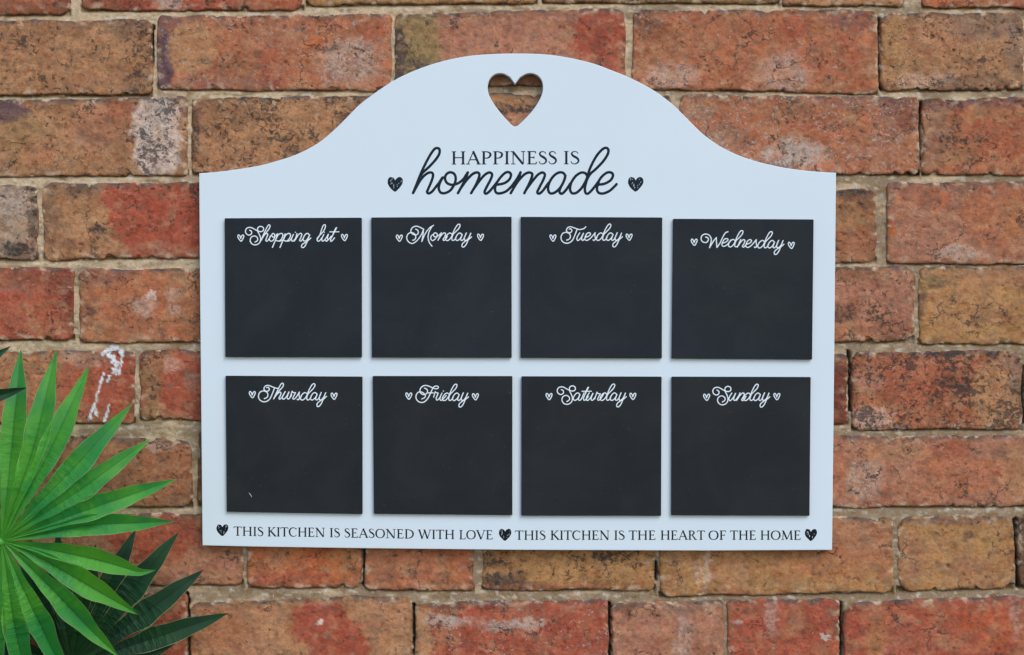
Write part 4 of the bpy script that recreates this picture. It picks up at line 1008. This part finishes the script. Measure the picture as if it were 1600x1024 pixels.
WORDS = {
 'Shopping list': ((360, 340, 8.0), SHOP, [(130, 257), (1425, 250)]),
 'Monday': ((600, 340, SC), MM + OO + NN + sh(DAY, 38, 2), [(212, 287), (1340, 275)]),
 'Tuesday': ((840, 340, SC), TSW + TT + UU + EE + SS + DAY, [(212, 285), (1270, 273)]),
 'Wednesday': ((1070, 350, SC), WW + WE + sh(D1, -210, 2) + sh(NN, -20, 5) + sh(EE, 192, 8) + sh(SS, 195, 10) + sh(DAY, 198, 16), [(130, 255), (1478, 298)]),
 'Thursday': ((370, 590, SC), sh(TSW2, -24, -20) + sh(TT, -24, -20) + TH_ + sh(UU, 88, -18) + RR + sh(SS, 68, -9) + sh(DAY, 68, -5), [(215, 238), (1350, 260)]),
 'Friday': ((610, 590, SC), FF + FR + FI + sh(DAY, -93, 2), [(255, 258), (1180, 268)]),
 'Saturday': ((835, 590, SC), S_ + sh(A1, -415, 0) + ST + sh(UU, 176, 0) + sh(RR, 100, 14) + sh(DAY, 98, 0), [(203, 265), (1367, 262)]),
 'Sunday': ((1070, 590, SC), sh(S_, 72, 7) + sh(UU, 68, 2) + sh(NN, -30, 2) + sh(DAY, 2, 2), [(303, 275), (1278, 265)]),
}
PF = BF + .0032
for nm, corners in PANELS:
    # a hair of rounding at the corners
    rr = 1.2; lp = []
    n = 4
    for i in range(n):
        p, c, q = (np.array(corners[(i + j) % n], float) for j in (-1, 0, 1))
        a = (p - c) / np.hypot(*(p - c)); b = (q - c) / np.hypot(*(q - c))
        lp += [tuple(c + a * rr), tuple(c + a * rr * .3 + b * rr * .3), tuple(c + b * rr)]
    po = slab('chalkboard_square', [lp], BF - .0002, PF, M_CHALK if corners[0][1] < 500 else M_CHALK_WARMLIT, board, .0003)
    tag(po, 'black chalkboard square headed %s in white script' % nm)
    (ox, oy, sc), strokes, hearts = WORDS[nm]
    ink = Ink(PF)
    for s in strokes:
        ink.stroke(tr(s, ox, oy, sc), 1.62 if len(s) > 2 else 1.5, len(s) > 2, True, 5)
    ink.build('lettering', M_LETTER, po)
    hk = 1.0 if sc > 8.5 else .9
    for cx, cy in hearts:
        ink = Ink(PF)
        for s in HRT:
            ink.stroke(tr([(x * hk + cx, y * hk + cy) for x, y in s], ox, oy, sc), 1.55, True, True, 5)
        ink.build('heart_motif', M_LETTER, po)
    if nm == 'Thursday':
        ink = Ink(PF); ink.stroke([(388.8, 770), (391.2, 773), (393.5, 777)], [.35, .65, .35]); ink.build('scratch', M_LETTER, po)

# ------------------------------------------------------------------ the palm
palm = bpy.data.objects.new('fan_palm', None); COL.objects.link(palm)
palm.location = P(-150, 1500, .12)
tag(palm, 'green fan palm with pointed pleated leaves in the lower left corner', 'plant')


def leaflet(pts, wmax, mat, parent, seed, fold=.68, twist=0.0, curl=0.0, peak=.54):
    """one blade: pts = centre line (x, y, depth in metres) from the hub to the tip; valley-folded along its midrib"""
    rr = random.Random(seed)
    N = 34
    q = catmull(pts, 12)
    q = np.array(q)
    seg = np.hypot(np.diff(q[:, 0]), np.diff(q[:, 1])); L = np.concatenate([[0], np.cumsum(seg)]); L /= L[-1]
    ts = np.linspace(0, 1, N + 1)
    cl = np.stack([np.interp(ts, L, q[:, i]) for i in range(3)], 1)
    verts = []; faces = []; uvs = []
    us = [-1, -.72, -.4, 0, .4, .72, 1]
    for i, t in enumerate(ts):
        a = cl[max(i - 1, 0)]; b = cl[min(i + 1, N)]
        tv = (b - a)[:2]; tv = tv / (np.hypot(*tv) + 1e-9); nx, ny = -tv[1], tv[0]
        if t < peak: f = .05 + .95 * (t / peak) ** 1.02
        else:
            s = (t - peak) / (1 - peak); f = (1 - s ** 1.9) * (1 - .12 * s)
        f = max(f, .004)
        f *= 1 + .035 * math.sin(t * 17 + seed)
        hw = wmax * .55 * f
        for u in us:
            off = hw * u * math.cos(fold * .6)
            side_w = 1 + (.05 * math.sin(t * 29 + seed * 2 + u)) * (abs(u) > .9)
            px = cl[i][0] + nx * off * side_w; py = cl[i][1] + ny * off * side_w
            # edges stand towards the viewer, the midrib lies deeper: a V
            fo = fold * (1 - .35 * t)
            dd = cl[i][2] + abs(u) * hw * S * fo * 1.45 + twist * u * hw * S * t
            dd += .0009 * math.sin(t * 22 + u * 2 + seed) * (t < .6) * t
            if abs(u) > .8: dd += .0006 * math.sin(t * 41 + seed + u) * math.sin(t * 3.14)
            dd -= curl * t ** 4
            verts.append(P(px, py, dd)); uvs.append((u, t))
    m = len(us)
    for i in range(N):
        for j in range(m - 1):
            o = i * m + j
            faces.append((o, o + 1, o + m + 1, o + m))
    me = mesh('leaflet', verts, faces)
    for e_ in me.edges:
        a_, b_ = e_.vertices
        if a_ % m == 3 and b_ % m == 3: e_.use_edge_sharp = True
    uvl = me.uv_layers.new(name='UVMap')
    for lp in me.loops:
        uvl.data[lp.index].uv = uvs[lp.vertex_index]
    return link('leaflet', me, mat, parent)


def stalk(pts, r0, r1, mat, name, parent, hub=None):
    """tapering round stalk through (x, y, depth) points, with a swollen hub at its end"""
    q = np.array(catmull(pts, 8)); n = len(q); K = 10; v = []; f = []
    Wp = [np.array(P(*a)) for a in q]
    for i in range(n):
        t = Wp[min(i + 1, n - 1)] - Wp[max(i - 1, 0)]; t = t / np.linalg.norm(t)
        a = np.cross(t, (0, 1, 0.01)); a /= np.linalg.norm(a); b = np.cross(t, a)
        rad = r0 + (r1 - r0) * i / (n - 1)
        if i == n - 1: rad *= .45
        for k in range(K):
            an = 2 * math.pi * k / K
            v.append(Wp[i] + (a * math.cos(an) + b * math.sin(an)) * rad)
    for i in range(n - 1):
        for k in range(K):
            f.append((i * K + k, i * K + (k + 1) % K, (i + 1) * K + (k + 1) % K, (i + 1) * K + k))
    f.append(tuple(range((n - 1) * K, n * K))); f.append(tuple(range(K))[::-1])
    me = mesh(name, v, f)
    uvl = me.uv_layers.new(name='UVMap')
    for lp in me.loops: uvl.data[lp.index].uv = (.3, .15)
    return link(name, me, mat, parent)


# front leaf
H1 = (3, 845)
leafA = stalk([(-150, 1500, .12), (-140, 1250, .13), (-95, 1000, .125), (-30, 870, .115), (6, 845, .118)], .006, .0042, M_LEAF, 'fan_leaf', palm)
tag(leafA, 'bright green fan leaf')
FRONT = [  # mid point, tip, width, tip depth
 ((18, 700), (33, 544), 42, .075), ((52, 700), (89, 546), 42, .07), ((80, 700), (140, 571), 40, .066), ((112, 735), (207, 631), 38, .060), ((125, 766), (235, 686), 36, .058),
 ((140, 796), (276, 749), 37, .055), ((140, 821), (273, 815), 35, .055),
]
k = 0
for mid, tip, w, dt in FRONT:
    k += 1
    leaflet([(*H1, .118), ((H1[0] * .5 + mid[0] * .5), (H1[1] * .5 + mid[1] * .5), .116), (*mid, .103), (tip[0] * .55 + mid[0] * .45, tip[1] * .55 + mid[1] * .45, (.103 + dt) / 2 + .004), (*tip, dt)], w, M_LEAF, leafA, k, curl=.004)
leaflet([(*H1, .118), (60, 856, .117), (120, 868, .108), (170, 880, .096), (205, 891, .086), (221, 894, .084), (243, 891, .080)], 37, M_LEAF, leafA, 21)
leaflet([(*H1, .118), (55, 868, .116), (110, 899, .108), (160, 928, .098), (193, 947, .088), (203, 953, .085), (216, 961, .084)], 40, M_LEAF, leafA, 22)
leaflet([(*H1, .118), (45, 885, .117), (92, 932, .11), (140, 983, .1), (186, 1027, .092)], 39, M_LEAF, leafA, 23)
leaflet([(*H1, .118), (27, 900, .117), (55, 960, .112), (84, 1020, .105), (112, 1072, .095)], 40, M_LEAF, leafA, 24)
leaflet([(*H1, .118), (12, 905, .118), (22, 975, .114), (36, 1040, .106), (48, 1110, .095)], 40, M_LEAF, leafA, 25)
leaflet([(*H1, .118), (-4, 905, .118), (-10, 975, .114), (-14, 1050, .106), (-16, 1120, .095)], 42, M_LEAF, leafA, 26)
for j, an in enumerate((113, 129, 145, 214, 230, 246, 259)):
    a = math.radians(an); R = 300
    leaflet([(*H1, .118), (H1[0] + R * .25 * math.cos(a), H1[1] + R * .25 * math.sin(a), .117), (H1[0] + R * .55 * math.cos(a), H1[1] + R * .55 * math.sin(a), .105), (H1[0] + R * math.cos(a), H1[1] + R * math.sin(a), .07)], 42, M_LEAF, leafA, 40 + j)

# leaf low behind it, its shade painted into the leaf colour
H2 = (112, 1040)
leafB = stalk([(-150, 1500, .12), (-60, 1300, .07), (60, 1130, .05), (112, 1040, .047)], .005, .0038, M_LEAF_SHADED, 'fan_leaf', palm)
tag(leafB, 'fan leaf low behind the bright one, coloured dark for shade')
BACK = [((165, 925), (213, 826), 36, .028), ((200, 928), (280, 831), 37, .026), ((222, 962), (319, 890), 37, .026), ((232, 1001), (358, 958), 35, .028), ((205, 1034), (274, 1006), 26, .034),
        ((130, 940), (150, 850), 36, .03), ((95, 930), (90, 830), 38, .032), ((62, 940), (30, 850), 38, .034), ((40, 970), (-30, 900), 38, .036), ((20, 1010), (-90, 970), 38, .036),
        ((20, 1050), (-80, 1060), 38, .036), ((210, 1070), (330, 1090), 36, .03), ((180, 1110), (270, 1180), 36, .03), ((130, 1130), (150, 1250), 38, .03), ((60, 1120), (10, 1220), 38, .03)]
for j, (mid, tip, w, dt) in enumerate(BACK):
    leaflet([(*H2, .047), (H2[0] * .5 + mid[0] * .5, H2[1] * .5 + mid[1] * .5, .047), (*mid, .042), (tip[0] * .55 + mid[0] * .45, tip[1] * .55 + mid[1] * .45, (.042 + dt) / 2 + .002), (*tip, dt)], w, M_LEAF_SHADED, leafB, 60 + j, fold=.3)

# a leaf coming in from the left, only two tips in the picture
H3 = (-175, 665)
leafC = stalk([(-150, 1500, .12), (-230, 1200, .16), (-240, 900, .16), (-175, 665, .15)], .006, .004, M_LEAF_SHADED, 'fan_leaf', palm)
tag(leafC, 'fan leaf at the left edge, coloured dark for shade')
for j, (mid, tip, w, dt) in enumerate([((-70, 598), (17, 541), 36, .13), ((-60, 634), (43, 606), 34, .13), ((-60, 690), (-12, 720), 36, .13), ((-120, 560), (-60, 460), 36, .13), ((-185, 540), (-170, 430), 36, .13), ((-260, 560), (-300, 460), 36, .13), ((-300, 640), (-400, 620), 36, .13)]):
    leaflet([(*H3, .15), (H3[0] * .5 + mid[0] * .5, H3[1] * .5 + mid[1] * .5, .15), (*mid, .145), (tip[0] * .55 + mid[0] * .45, tip[1] * .55 + mid[1] * .45, .14), (*tip, dt)], w, M_LEAF_SHADED, leafC, 90 + j)
